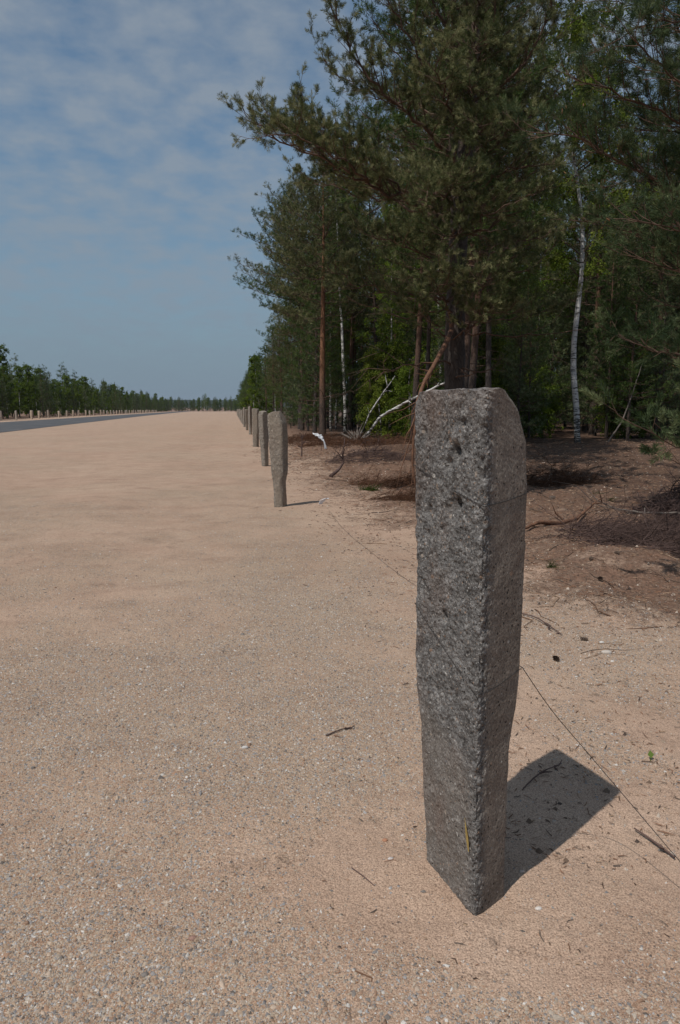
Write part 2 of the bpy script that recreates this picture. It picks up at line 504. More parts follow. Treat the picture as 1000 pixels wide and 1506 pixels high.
gx = axis([(-2500, -300, 500, 90), (-300, -45, 40, 6), (-45, -12, 2.2, .9), (-12, -2, .35, .05), (-2, 5, .028, .045), (5, 14, .06, .16), (14, 60, .3, 4), (60, 400, 20, 90), (400, 2500, 200, 500)])
gy = axis([(-60, -3, 15, 2), (-3, .9, .4, .05), (.9, 3.2, .018, .028), (3.2, 8, .032, .05), (8, 30, .06, .22), (30, 120, .35, 2), (120, 700, 4, 15), (700, 5000, 60, 300)])
GX, GY = np.meshgrid(gx, gy)
gv = np.stack([GX, GY, ground_z(GX, GY)], -1).reshape(-1, 3)
nx = len(gx); ny = len(gy)
ii = (np.arange(ny - 1)[:, None] * nx + np.arange(nx - 1)[None]).ravel()
gf = np.stack([ii, ii + 1, ii + nx + 1, ii + nx], 1)


def gravel_mask(x, y):
    g = .48 + 2.4 * fbm(np.asarray(x) * .75, np.asarray(y) * .55, 21) + 1.1 * fbm(np.asarray(x) * 3, np.asarray(y) * 3, 23)
    # finer, cleaner sand round the foot of the near post and to its right
    g = g - .75 * np.exp(-((np.asarray(x) - .35) / .42) ** 2 - ((np.asarray(y) - 1.75) / .45) ** 2)
    g = g - .35 * sstep(.35, .8, x) + .50 * (1 - sstep(-.2, .35, x)) * (1 - sstep(1.9, 4, y))
    g = g * (1 - .55 * sstep(5, 18, y))
    return np.clip(g, .03, 1)


g = MB(); g.add(gv, gf, litter=litter_mask(gv[:, 0], gv[:, 1]), gravel=gravel_mask(gv[:, 0], gv[:, 1]))
tag(g.build('ground', M['ground'], smooth=True), kind='structure')

ys = np.concatenate([np.arange(-5, 60, 5), np.arange(60, 621, 20)])
r = MB(); ncr = 9; V = []
for y in ys:
    a, b_ = road_far(y), road_near(y)
    for k in range(ncr):
        t = k / (ncr - 1); V.append((a + (b_ - a) * t, y, .012 + .10 * math.sin(math.pi * t)))
nyr = len(ys); ii = (np.arange(nyr - 1)[:, None] * ncr + np.arange(ncr - 1)[None]).ravel()
r.add(V, np.stack([ii, ii + 1, ii + ncr + 1, ii + ncr], 1))
tag(r.build('road', M['asphalt'], smooth=True), kind='structure')

# low wooded ridge closing the view far down the strip
h = MB(); V = []
xs = np.arange(-1500, 1501, 20.)
for k, (yy, hh) in enumerate(((1500, 0), (1540, .7), (1640, 1.0), (1800, .6), (2100, 0))):
    z = gz(0, yy) + hh * (15 + 10 * fbm(xs * .004, xs * 0 + k * .3, 31) + 5 * fbm(xs * .06, xs * 0 + k, 33))
    V.append(np.stack([xs, np.full_like(xs, yy), z], 1))
nn = len(xs); V = np.vstack(V); ii = (np.arange(4)[:, None] * nn + np.arange(nn - 1)[None]).ravel()
h.add(V, np.stack([ii, ii + 1, ii + nn + 1, ii + nn], 1))
tag(h.build('hills', M['hill'], smooth=True), kind='structure')

# ------------------------------------------------------------------ loose gravel
def stones(n_try, ymin, ymax, smin, smax, seed, thr=.0, shape='oct'):
    rg = np.random.default_rng(seed)
    y = ymin + (ymax - ymin) * rg.random(n_try) ** 1.7
    # lateral range the view covers
    x = -.36 * y - .35 + (.98 * y + .9) * rg.random(n_try)
    m = gravel_mask(x, y) * (1 - .75 * litter_mask(x, y))
    keep = (rg.random(n_try) < m - thr) & (x > -8)
    x, y = x[keep], y[keep]; n = len(x)
    s = smin * (smax / smin) ** (rg.random(n) ** 2.6)
    if shape == 'oct':
        B = np.array([[1, 0, 0], [0, 1, 0], [-1, 0, 0], [0, -1, 0], [0, 0, 1]], float)
        F = np.array([[0, 1, 4], [1, 2, 4], [2, 3, 4], [3, 0, 4]])
    else:
        a = np.arange(6) * math.pi / 3
        B = np.vstack([np.stack([np.cos(a), np.sin(a), np.full(6, -.2)], 1), np.stack([.72 * np.cos(a + .4), .72 * np.sin(a + .4), np.full(6, .62)], 1), [[0, 0, .85]]])
        F = np.array([[i, (i + 1) % 6, 6 + i] for i in range(6)] + [[(i + 1) % 6, 6 + (i + 1) % 6, 6 + i] for i in range(6)] + [[6 + i, 6 + (i + 1) % 6, 12] for i in range(6)])
    k = len(B)
    V = B[None] * (1 + .3 * rg.normal(size=(n, k, 1)).clip(-1.5, 1.5)) + .12 * rg.normal(size=(n, k, 3))
    V = V * s[:, None, None] * np.stack([rg.uniform(.8, 1.4, n), rg.uniform(.6, 1., n), rg.uniform(.6, 1.15, n)], 1)[:, None]
    an = rg.random(n) * 6.28; c, sn = np.cos(an)[:, None], np.sin(an)[:, None]
    V = np.stack([V[..., 0] * c - V[..., 1] * sn, V[..., 0] * sn + V[..., 1] * c, V[..., 2]], -1)
    V = V + np.stack([x, y, ground_z(x, y) + s * .05], 1)[:, None]
    pal = np.array([c_ for _, c_ in STONES]); wts = np.array([.08, .10, .16, .14, .14, .09, .06, .12, .03, .08]); wts /= wts.sum()
    c3 = pal[rg.choice(len(pal), n, p=wts)]; c3 = (c3 * .72 + c3.mean(1, keepdims=True) * np.array([.31, .28, .25])) * rg.uniform(.75, 1.1, n)[:, None]
    FF = (np.arange(n)[:, None, None] * k + F[None]).reshape(-1, 3)
    return V.reshape(-1, 3), FF, np.repeat(c3, k, 0)


gm = MB()
for args in ((420000, 1.0, 5.0, .0016, .0044, 1), (120000, 1.0, 10, .0028, .0072, 2, .10)):
    v_, f_, c_ = stones(*args); gm.add(v_, f_, tint=c_)
v_, f_, c_ = stones(1100, 1.0, 10, .0050, .010, 3, .05, 'blob'); gm.add(v_, f_, tint=c_)
tag(gm.build('gravel', M['gravel']), 'loose fine gravel of grey, tan and rusty grains over the sandy strip', 'gravel', kind='stuff')

# ------------------------------------------------------------------ concrete posts
DL = np.array([-.24, .97]); DL /= np.linalg.norm(DL)
DR = np.array([.83, .55]); DR /= np.linalg.norm(DR)


def post_mesh(name, prof, nz, npm, seed, pits=(), amp=1.0, cham=.018, slant=(0, 0), all_rough=0, mat='concrete'):
    """prof rows: z, sL (far corner along DL), sA (near corner along DR), sR (right corner along DR)"""
    prof = np.array(sorted(prof)); top = prof[-1, 0]
    zs = np.concatenate([[-.25], np.linspace(-.02, top, nz)])
    zi = np.clip(zs, prof[0, 0], top)
    sL, sA, sR = (np.interp(zi, prof[:, 0], prof[:, i]) for i in (1, 2, 3))
    u = np.linspace(0, 4, npm, endpoint=False)
    rows = []; RO = []
    for k, z in enumerate(zs):
        # rectangle in (r along DR, l along DL), chamfered corners through a superellipse-like blend
        w = sR[k] - sA[k]; l = sL[k]
        side = np.floor(u).astype(int); t = u - side
        # sides: 0 left face (A->L), 1 back (L->B), 2 right/back (B->R), 3 right face (R->A)
        r_ = np.choose(side, [0 * t, t, 1 + 0 * t, 1 - t]); l_ = np.choose(side, [t, 1 + 0 * t, 1 - t, 0 * t])
        X = (r_ - .5) * w; Y = (l_ - .5) * l
        # round the corners
        c = cham * (1 + .8 * vnoise(np.array([z * 9]), np.array([seed * 1.]))[0])
        if z > top - .05: c = c + (z - (top - .05)) * .55
        hx, hy = w / 2, l / 2
        qx = np.clip(np.abs(X) - (hx - c), 0, None); qy = np.clip(np.abs(Y) - (hy - c), 0, None)
        d = np.hypot(qx, qy); kk = np.where((qx > 0) & (qy > 0), np.minimum(1, c / (d + 1e-9)), 1)
        X2 = np.sign(X) * (np.minimum(np.abs(X), hx - c) + qx * kk); Y2 = np.sign(Y) * (np.minimum(np.abs(Y), hy - c) + qy * kk)
        left = np.exp(-(np.minimum(np.abs(X2 + hx), 1) / .022) ** 2)
        corner = np.exp(-((X2 + hx) ** 2 + (Y2 + hy) ** 2) / .030 ** 2)
        backf = np.exp(-(np.abs(Y2 - hy) / .02) ** 2)
        ro = np.clip(left + .9 * corner + .5 * backf, 0, 1)
        if not all_rough:
            low = 1 - sstep(.30, .40, z - .35 * (Y2 + hy) + .02 * math.sin(9 * z)); ro = ro * (1 - .55 * low * (1 - corner))
        ro = np.maximum(ro, all_rough * (.5 + .6 * vnoise(X2 * 9 + z * 7, Y2 * 9 + z * 5, seed)))
        s1 = np.cumsum(np.hypot(np.diff(X2, prepend=X2[-1]), np.diff(Y2, prepend=Y2[-1])))
        nz1 = fbm(s1 * 14, z * 14 + 0 * s1, seed, 3); nz2 = fbm(s1 * 60, z * 55 + 0 * s1, seed + 5, 3); nz3 = vnoise(s1 * 190, z * 170 + 0 * s1, seed + 9) - .5
        disp = amp * (ro * (.004 * nz1 + .0095 * nz2 + .004 * nz3) + (1 - ro) * (.004 * nz1 + .0012 * nz2 + .0008 * nz3))
        # spalled arris
        chip = np.clip(fbm(s1 * 0 + z * 18, z * 0 + s1 * 0 + 4, seed + 3, 3) * 2.2, 0, 1)
        disp = disp - corner * chip * .007
        for pz, pl, pr_, pd in pits:
            yy = (Y2 + hy)
            dd = ((z - pz) / (pr_ * 1.3)) ** 2 + ((yy - pl) / pr_) ** 2
            disp = disp - pd * np.exp(-dd ** 1.5) * (left > .3)
        nl = np.hypot(X2 / hx, Y2 / hy) + 1e-6
        nxv = np.where(np.abs(X2) > hx - c * 1.01, np.sign(X2), 0) + .0; nyv = np.where(np.abs(Y2) > hy - c * 1.01, np.sign(Y2), 0) + .0
        nrm = np.hypot(nxv, nyv) + 1e-9; nxv /= nrm; nyv /= nrm
        Xf = X2 + nxv * disp; Yf = Y2 + nyv * disp
        rr = Xf + hx + sA[k]; ll = Yf + hy
        P = rr[:, None] * DR[None] + ll[:, None] * DL[None]
        zz = z + 0 * s1
        if k > 3:
            edge = sstep(top - .06, top, z)
            zz = zz + edge * (slant[0] * (rr - .07) + slant[1] * (ll - .15) + .012 * fbm(rr * 30, ll * 30, seed + 2) * (z >= top - .02))
        rows.append(np.column_stack([P, zz])); RO.append(ro)
    mb = MB(); V = np.vstack(rows); n = npm
    i = np.arange(len(zs) - 1)[:, None] * n; j = np.arange(n)[None]; k2 = (j + 1) % n
    F = np.stack([i + j, i + n + j, i + n + k2, i + k2], -1).reshape(-1, 4)
    F = F[:, ::-1]
    mb.add(V, F, rough=np.concatenate(RO))
    # top: shrinking rings with a broken surface
    last = rows[-1]; cen = last.mean(0); prev = last; rings = []
    for q in (.92, .78, .6, .4, .2, .05):
        rg_ = cen + (last - cen) * q; rg_[:, 2] = last[:, 2] * q + cen[2] * (1 - q) + .004 * (1 - q) ** .5
        rg_[:, 2] += .010 * fbm(rg_[:, 0] * 40, rg_[:, 1] * 40, seed + 7)
        rings.append(rg_)
    TV = np.vstack([last] + rings)
    i = np.arange(len(rings))[:, None] * n
    F = np.stack([i + j, i + n + j, i + n + k2, i + k2], -1).reshape(-1, 4)[:, ::-1]
    mb.add(TV, F, rough=np.ones(len(TV)))
    me = mb.mesh(name, M[mat], True)
    return me


A0 = np.array([.544, 1.480])
near_prof = [(0, .238, .0, .124), (.07, .246, .0, .127), (.178, .258, -.005, .126), (.25, .262, -.006, .124), (.383, .273, -.009, .127), (.487, .296, -.012, .148), (.56, .301, -.012, .158),
             (.638, .302, -.012, .162), (.787, .308, -.010, .163), (.887, .312, -.011, .164), (.90, .312, -.011, .158), (1.03, .320, -.012, .160), (1.127, .320, -.016, .153), (1.204, .316, -.020, .113), (1.243, .312, -.021, .080)]
NEAR_CH = .011
pits = [(1.105, .115, .016, .030), (1.075, .145, .014, .014), (.985, .105, .013, .022), (.975, .13, .02, .010), (.70, .155, .012, .012), (1.14, .26, .014, .008), (.95, .24, .015, .006), (1.17, .08, .010, .010)]
np_root = empty('concrete_post', (A0[0], A0[1], 0))
tag(np_root, 'tall rough concrete post with rounded broken shoulder standing nearest, wires tied round it', 'post', 'old concrete posts along the sandy strip')
pb = link('shaft', post_mesh('near_shaft', near_prof, 420, 340, 4, pits, cham=.011), np_root)
# wire ties lying round the shaft
def ring_path(prof, zA, zR, zL, off=.003):
    prof = np.array(sorted(prof)); z = (zA + zR) / 2
    sL, sA, sR = (np.interp(z, prof[:, 0], prof[:, i]) for i in (1, 2, 3))
    c = [(sA - off, 0 - off, zA), (sR + off, -off, zR), (sR + off, sL + off, zR + .03), (sA - off, sL + off, zL), (sA - off, -off, zA)]
    out = []
    for (a, b) in zip(c[:-1], c[1:]):
        for t in np.linspace(0, 1, 10, endpoint=False):
            r_ = a[0] + (b[0] - a[0]) * t; l_ = a[1] + (b[1] - a[1]) * t
            z_ = a[2] + (b[2] - a[2]) * t - .004 * math.sin(math.pi * t)
            p = r_ * DR + l_ * DL; out.append((p[0], p[1], z_))
    out.append(out[0]); return out


for za, zr, zl in ((.556, .585, .70), (.992, 1.01, 1.06)):
    w = MB(); w.tube(ring_path(near_prof, za, zr, zl, .001), .0009, 5); w.build('wire_tie', M['wire'], np_root)
sp = MB()
rg = np.random.default_rng(5)
pts = []
for k in range(14):
    t = k / 13; l_ = .022 + .020 * t; z = .165 + .075 * t; wd = .0045 * math.sin(math.pi * min(1, t + .08)) + .001
    pts.append((l_ - wd, z)); pts.append((l_ + wd, z))
V = [tuple((-.0105) * DR + l_ * DL) + (z,) for l_, z in pts]
sp.add(V, [(2 * i, 2 * i + 2, 2 * i + 3, 2 * i + 1) for i in range(13)])
sp.build('lichen_streak', M['yellow'], np_root)

row_profiles = [
    ([(0, .15, -.055, .06), (.32, .155, -.06, .063), (.46, .17, -.07, .085), (.85, .18, -.085, .10), (1.05, .18, -.09, .10), (1.14, .17, -.09, .07), (1.21, .15, -.085, .045)], (.25, 0)),
    ([(0, .17, -.06, .08), (.4, .18, -.065, .085), (.6, .22, -.08, .11), (1.1, .22, -.08, .11), (1.19, .2, -.07, .09)], (.05, .1)),
    ([(0, .17, -.07, .07), (.35, .17, -.08, .075), (.5, .2, -.095, .10), (1.1, .2, -.10, .095), (1.18, .18, -.10, .09)], (-.1, .05)),
    ([(0, .18, -.06, .06), (.35, .18, -.065, .07), (.5, .21, -.08, .09), (1.15, .2, -.085, .09), (1.26, .19, -.075, .07)], (.15, -.1)),
]
pm_far = [post_mesh('far_shaft_%d' % i, p, 12, 16, 40 + i, amp=.5, slant=s, cham=.02, mat='concrete_white') for i, (p, s) in enumerate(row_profiles)]  # far row takes the same concrete with its colour lightened
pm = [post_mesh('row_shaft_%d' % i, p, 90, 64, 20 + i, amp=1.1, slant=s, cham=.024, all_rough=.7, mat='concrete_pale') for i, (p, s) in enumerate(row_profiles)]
row = [  # y, variant, x, turn, lean, height scale
    (8.93, 0, .62, R(-50), (-.045, 0), 1.0), (15.5, 1, .715, R(0), (-.02, 0), 1.0), (23.7, 2, .78, R(-50), (.01, 0), 1.05),
    (35.5, 3, .89, R(5), (0, 0), 1.10), (42.7, 1, .86, R(-20), (-.02, 0), 1.03), (51, 2, .84, R(10), (.03, 0), 1.15)]
row += [(60 + 8.3 * k, k % 4, .86 + .015 * k, R(20 * math.sin(k * 2.)), (.02 * math.sin(k * 3), 0), 1.02 + .05 * math.sin(k * 5)) for k in range(14)]
rl = ['weathered concrete post with slanted top and bulging right side, second in the row',
      'concrete post with pale left face right behind the slanted one, third in the row',
      'flat-topped concrete post, fourth in the row beside the sandy strip',
      'slim tall concrete post, fifth in the row beside the sandy strip',
      'concrete post half hidden behind the slim tall one, sixth in the row',
      'narrow concrete post, seventh in the row from the camera']
for i, (y, v_, dx, rz, ln, hs) in enumerate(row):
    x = dx - .03
    o = empty('concrete_post', (x, y, gz(x, y) - .01), rz + R(8))
    o.rotation_euler = (ln[1], ln[0], rz + R(8)); o.scale = (1, 1, hs)
    tag(o, rl[i] if i < 6 else 'small distant concrete post far along the right row', 'post', 'old concrete posts along the sandy strip')
    s_ = link('shaft', pm[v_], o); s_.location = (-.0, -.08, 0)

# far row across the road
y = 66.; k = 0
while y < 330:
    x = float(road_far(y)) - 3.0 + .25 * random.uniform(-1, 1)
    o = empty('concrete_post', (x, y, gz(x, y) - .05), random.uniform(-1, 1), 1)
    o.scale = (1.5, 1.2, .95 * random.uniform(.93, 1.06)); o.rotation_euler.y = random.uniform(-.05, .05)
    tag(o, 'small pale concrete post beyond the asphalt road in front of the left wood', 'post', 'concrete posts beyond the road')
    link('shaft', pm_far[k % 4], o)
    k += 1; y += 6.1

# ------------------------------------------------------------------ trees
def rot_about(v, ax, a):
    ax = ax / np.linalg.norm(ax)
    return v * math.cos(a) + np.cross(ax, v) * math.sin(a) + ax * (ax @ v) * (1 - math.cos(a))


def resample(P, step):
    P = np.asarray([tuple(p) for p in P], float)
    d = np.concatenate([[0], np.cumsum(np.linalg.norm(np.diff(P, axis=0), axis=1))])
    n = max(2, int(d[-1] / step) + 1); s = np.linspace(0, d[-1], n)
    Q = np.stack([np.interp(s, d, P[:, i]) for i in range(3)], 1)
    for _ in range(2):
        Q[1:-1] = (Q[:-2] + 2 * Q[1:-1] + Q[2:]) / 4
    return Q, d[-1]


class Tree:
    """collects woody tubes and needle shoots of one crown"""
    def __init__(self, seed, twig_step=.11, sub_step=.2, sub_len=.55, sides=4):
        self.w = MB(); self.P = []; self.D = []; self.rg = np.random.default_rng(seed); self.nf = 3; self.fs = .65; self.f0 = .25
        self.ts, self.ss, self.sl, self.sides = twig_step, sub_step, sub_len, sides

    def limb(self, P, r0, bare=.25, dens=1.0, up=.35, wig=.04, flat=.55):
        rg = self.rg
        Q, L = resample(P, max(.12, self.ss * .8))
        Q[1:] += rg.normal(size=(len(Q) - 1, 3)) * wig
        n = len(Q); rad = r0 * .62 * (1 - .88 * np.linspace(0, 1, n) ** .75) + .002
        self.w.tube(Q, rad, self.sides + 2)
        ns = int(L * (1 - bare) / self.ss * dens) + 1; sgn = 1
        for i in range(ns):
            t = bare + (1 - bare) * (i + rg.random()) / ns
            if t > .985: continue
            f = t * (n - 1); a = int(f); p = Q[a] + (Q[min(a + 1, n - 1)] - Q[a]) * (f - a)
            T = unit(Q[min(a + 1, n - 1)] - Q[max(a - 1, 0)])
            sgn = -sgn
            out = np.cross(T, [0, 0, 1.]); out = unit(out) if np.linalg.norm(out) > .1 else unit(rg.normal(size=3))
            d = unit(T * .8 + out * sgn * flat * rg.uniform(.7, 1.8) + np.array([0, 0, up * rg.uniform(-.4, 1.6)]))
            l = self.sl * rg.uniform(.55, 1.25) * (1.15 - .75 * t) * (.55 + .45 * min(1, L / 2.0)) * (1.0 if t > bare + .1 else .7)
            self.sub(p, d, l, r0 * .20 * (1 - .6 * t) + .002)
        self.sub(Q[-1], unit(Q[-1] - Q[-2]), self.sl * .5, .004)

    def sub(self, p, d, l, r):
        rg = self.rg; n = 5
        pts = [p]; dd = d.copy()
        for k in range(n - 1):
            dd = unit(dd + rg.normal(size=3) * .13 + np.array([0, 0, .09])); pts.append(pts[-1] + dd * l / (n - 1))
        pts = np.array(pts)
        self.w.tube(pts, np.linspace(r, .0022, n), 3)
        m = max(1, int(l / self.ts))
        for j in range(m):
            t = .22 + .78 * (j + .5) / m; f = t * (n - 1); a = min(int(f), n - 2); q = pts[a] + (pts[a + 1] - pts[a]) * (f - a)
            T = unit(pts[a + 1] - pts[a])
            e = unit(T * .7 + rg.normal(size=3) * .55 + np.array([0, 0, .25]))
            ln = self.ts * rg.uniform(.6, 1.9) * (1.2 - .5 * t)
            q2 = q + e * ln
            self.w.tube([q, q2], [.0028, .0016], 3)
            self.P.append(q2 - e * ln * .5); self.D.append(e)
            for _k in range(self.nf):
                e2 = unit(e + rg.normal(size=3) * self.fs + np.array([0, 0, .15])); f2 = rg.uniform(self.f0, 1.0)
                self.P.append(q + e * ln * f2); self.D.append(e2)
        self.P.append(pts[-1] - T * .02); self.D.append(T)

    def dead(self, P, r0, forks=3):
        rg = self.rg; Q, L = resample(P, .15); n = len(Q)
        Q[1:] += rg.normal(size=(n - 1, 3)) * .02
        self.w.tube(Q, r0 * (1 - .85 * np.linspace(0, 1, n)) + .0015, 4)
        for _ in range(forks):
            a = rg.integers(n // 3, n - 1) if n > 3 else 1
            T = unit(Q[a] - Q[a - 1]); d = unit(T + rg.normal(size=3) * .7)
            l = L * rg.uniform(.15, .45)
            q = [Q[a], Q[a] + d * l * .5, Q[a] + unit(d + rg.normal(size=3) * .3) * l]
            self.w.tube(q, [r0 * .35, r0 * .25, .0015], 3)
            for _k in range(2):
                d3 = unit(d + rg.normal(size=3) * .8); self.w.tube([q[1], q[1] + d3 * l * .4], [r0 * .15 + .001, .001], 3)


def trunk_mesh(name, path, radii, mat, sides=12, lump=.06, seed=0):
    Q, L = resample(path, .25); n = len(Q)
    s = np.linspace(0, 1, n); rad = np.interp(s, np.linspace(0, 1, len(radii)), radii)
    rg = np.random.default_rng(seed)
    rad = rad * (1 + lump * rg.normal(size=n) * .5)
    rad[0] *= 1.35
    if n > 3: rad[1] *= 1.12
    m = MB(); m.tube(Q, rad, sides, cap=True)
    return m.mesh(name, mat, True)


def profile(H, z0, rmax, kind, z):
    t = (z - z0) / (H - z0)
    if kind == 'cone': return rmax * (1 - t) ** .8 * min(1, .55 + t * 3)
    if kind == 'young': return rmax * (1 - t) ** .9 * min(1, .7 + t * 2)
    return rmax * min(1, .55 + t * 2.2) * max(.08, (1 - t ** 2.2)) ** .75


def pine(name, seed, H, r0, z0, rmax, kind='round', whorl=.45, per=5, tw=.14, ss=.26, sl=.6, tuft=None, mat='needle', bark='bark', dead_n=6, lean=.02, bias=None):
    """returns (trunk, branches, needles) meshes of a Scots pine"""
    rg = np.random.default_rng(seed); T = Tree(seed, tw, ss, sl)
    tp = []
    ax, ay = rg.normal(size=2) * lean
    for k in range(9):
        t = k / 8; tp.append((ax * H * t + .05 * math.sin(t * 7 + seed) * H * .05, ay * H * t + .04 * math.cos(t * 6 + seed) * H * .05, H * t - (.3 if k == 0 else 0)))
    tp = np.array(tp); tp[:, :2] -= tp[0, :2]

    def axis_at(z): return np.array([np.interp(z, tp[:, 2], tp[:, 0]), np.interp(z, tp[:, 2], tp[:, 1]), z])
    z = z0; ph = rg.random() * 6.28
    while z < H - .25:
        nb = per if z < H - 1.2 else 3
        for b in range(nb):
            a = ph + b * 6.283 / nb + rg.normal() * .35
            zz = z + rg.uniform(-.2, .2) * whorl * 2
            if zz > H - .15: zz = H - .2
            L = profile(H, z0, rmax, kind, max(z0, zz)) * rg.uniform(.62, 1.15)
            if bias is not None: L *= 1 + bias[1] * math.cos(a - bias[0])
            L = max(L, .3); t = (zz - z0) / (H - z0)
            el = -.05 + .75 * max(0, t) ** 1.1 + rg.normal() * .12
            o = axis_at(zz); d = np.array([math.cos(a) * math.cos(el), math.sin(a) * math.cos(el), math.sin(el)])
            pts = [o]; dd = d
            for q in range(4):
                dd = unit(dd + rg.normal(size=3) * .10 + np.array([0, 0, .09])); pts.append(pts[-1] + dd * L / 4)
            T.limb(pts, .010 + .022 * L * .6, bare=.28 if t > .1 else .45, dens=1, wig=.02)
        z += whorl * rg.uniform(.75, 1.25); ph += 2.4
    T.limb([axis_at(H - .7), axis_at(H - .2), axis_at(H) + np.array([0, 0, .15])], .012, bare=.1)
    for _ in range(dead_n):
        zz = rg.uniform(1.2, max(1.3, z0)); a = rg.random() * 6.28; l = rg.uniform(.5, 1.8)
        o = axis_at(zz); e = rg.uniform(-.3, .25)
        T.dead([o, o + np.array([math.cos(a), math.sin(a), e]) * l * .5, o + np.array([math.cos(a), math.sin(a), e * 1.2 - .05]) * l], .014, 3)
    tm = trunk_mesh(name + '_trunk', tp, [r0, r0 * .85, r0 * .7, r0 * .5, r0 * .25, .015], M[bark], seed=seed)
    bm_ = T.w.mesh(name + '_branches', M['branch'])
    nd = MB(); k, shoot, ln, wd = tuft; needles(nd, T.P, T.D, k, shoot, ln, wd, rng=rg)
    print(name, 'shoots', len(T.P), 'faces', len(T.P) * k)
    return tm, bm_, nd.mesh(name + '_needles', M[mat])


def birch(name, seed, H, r0, z0, rmax, nleaf, lsize, path=None, mat='leaf', nb=None):
    rg = np.random.default_rng(seed); w = MB(); LP = []
    if path is None:
        ax, ay = rg.normal(size=2) * .05
        path = [(ax * H * t + .12 * math.sin(5 * t + seed) * t, ay * H * t + .12 * math.cos(4 * t + seed) * t, H * t - (.3 if t == 0 else 0)) for t in np.linspace(0, 1, 9)]
    tp = np.array(path)
    nb = nb or int((H - z0) * 4.5)
    tips = []
    for i in range(nb):
        z = z0 + (H - z0) * ((i + rg.random()) / nb) ** .9
        o = np.array([np.interp(z, tp[:, 2], tp[:, 0]), np.interp(z, tp[:, 2], tp[:, 1]), z]); t = (z - z0) / (H - z0)
        a = rg.random() * 6.28; L = rmax * (1.0 - .75 * t) * min(1, .5 + 2 * t) * rg.uniform(.6, 1.2)
        d = np.array([math.cos(a), math.sin(a), rg.uniform(.5, 1.3)]); d = unit(d); pts = [o]
        for q in range(6):
            d = unit(d + rg.normal(size=3) * .12 - np.array([0, 0, .20 * q / 3])); pts.append(pts[-1] + d * L / 6)
        pts = np.array(pts); w.tube(pts, np.linspace(.006 + .008 * L, .002, 7), 4)
        for j in range(int(3 + L * 5)):
            f = rg.uniform(1, 5.99); a_ = int(f); p = pts[a_] + (pts[a_ + 1] - pts[a_]) * (f - a_)
            e = unit(rg.normal(size=3) + np.array([0, 0, -.5]) + unit(pts[a_ + 1] - pts[a_])); l = rg.uniform(.15, .5)
            q2 = p + e * l; q3 = q2 + unit(e - np.array([0, 0, .7])) * l * .6
            w.tube([p, q2, q3], [.0035, .0025, .0015], 3); tips.append((p, q2, q3))
    tips = np.array(tips); idx = rg.integers(0, len(tips), nleaf); t = rg.random(nleaf)[:, None] * 2
    tt = tips[idx]; P = np.where(t < 1, tt[:, 0] + (tt[:, 1] - tt[:, 0]) * t, tt[:, 1] + (tt[:, 2] - tt[:, 1]) * (t - 1))
    P = P + rg.normal(size=(nleaf, 3)) * .05
    lv = MB(); leaves(lv, P, lsize, rng=rg)
    tm = trunk_mesh(name + '_trunk', tp, [r0, r0 * .85, r0 * .65, r0 * .45, r0 * .25, .012], M['birch'], seed=seed, lump=.03)
    return tm, w.mesh(name + '_branches', M['branch']), lv.mesh(name + '_leaves', M[mat])


def plant(kind, meshes, x, y, rz, s, label, group, sz=1.0, crown='crown'):
    o = empty(kind, (x, y, gz(x, y) - .02), rz, s); o.scale = (s, s, s * sz)
    tag(o, label, 'tree', group)
    for nm, me in zip(('trunk', 'branches', crown), meshes):
        if me is not None: link(nm, me, o)
    return o


TUFT_MID = (11, .13, .095, .0125)
TUFT_FAR = (7, .20, .16, .030)
tall = [pine('tall_a', 101, 15.5, .15, 6.0, 3.1, tw=.14, ss=.17, sl=.85, whorl=.50, tuft=TUFT_MID, mat='needle', bark='bark'),
        pine('tall_b', 102, 14.2, .12, 4.8, 2.7, tw=.14, ss=.17, sl=.8, whorl=.50, tuft=TUFT_MID, mat='needle_green', bark='bark_hero'),
        pine('tall_c', 103, 16.5, .16, 5.2, 3.3, tw=.14, ss=.18, sl=.85, whorl=.55, tuft=TUFT_MID, mat='needle', bark='bark')]
young = [pine('young_a', 111, 6.5, .07, .5, 1.7, kind='young', tw=.13, ss=.15, sl=.6, whorl=.36, tuft=TUFT_MID, mat='needle_blue', bark='bark_hero', dead_n=0),
         pine('young_b', 112, 9.0, .09, 1.2, 2.0, kind='cone', tw=.14, ss=.17, sl=.65, whorl=.42, tuft=TUFT_MID, mat='needle_green', bark='bark', dead_n=2)]
farp = [pine('far_a', 121, 9.0, .11, 2.2, 2.1, kind='cone', tw=.22, ss=.24, sl=.75, whorl=.65, tuft=TUFT_FAR, mat='needle_green', bark='bark', dead_n=0),
        pine('far_b', 122, 8.0, .10, 1.0, 2.0, kind='young', tw=.22, ss=.24, sl=.75, whorl=.65, tuft=TUFT_FAR, mat='needle_blue', bark='bark_hero', dead_n=0),
        pine('far_c', 123, 14, .14, 4.5, 2.8, tw=.22, ss=.25, sl=.9, whorl=.7, tuft=TUFT_FAR, mat='needle_green', bark='bark', dead_n=0)]
bir = [birch('birch_a', 131, 13.5, .085, 4.0, 2.2, 16000, .085),
       birch('birch_b', 132, 12.0, .07, 3.0, 2.0, 14000, .085),
       birch('birch_far', 133, 8.5, .06, .5, 2.0, 11000, .15, mat='leaf'),
       birch('birch_far_b', 134, 7.5, .05, .3, 2.0, 8000, .15, mat='leaf_dark')]
bush = [birch('sapling_a', 141, 4.2, .03, .2, 1.3, 15000, .075, nb=44, mat='leaf_bright'), birch('sapling_b', 142, 3.0, .022, .1, 1.1, 11000, .07, nb=34, mat='leaf')]

# ---- the big pine in front of the wood
HX, HY = 3.45, 10.8
def hl(px, py, d):  # local to the pine
    p = at(px, py, d); return np.array([p.x - HX, p.y - HY, p.z])


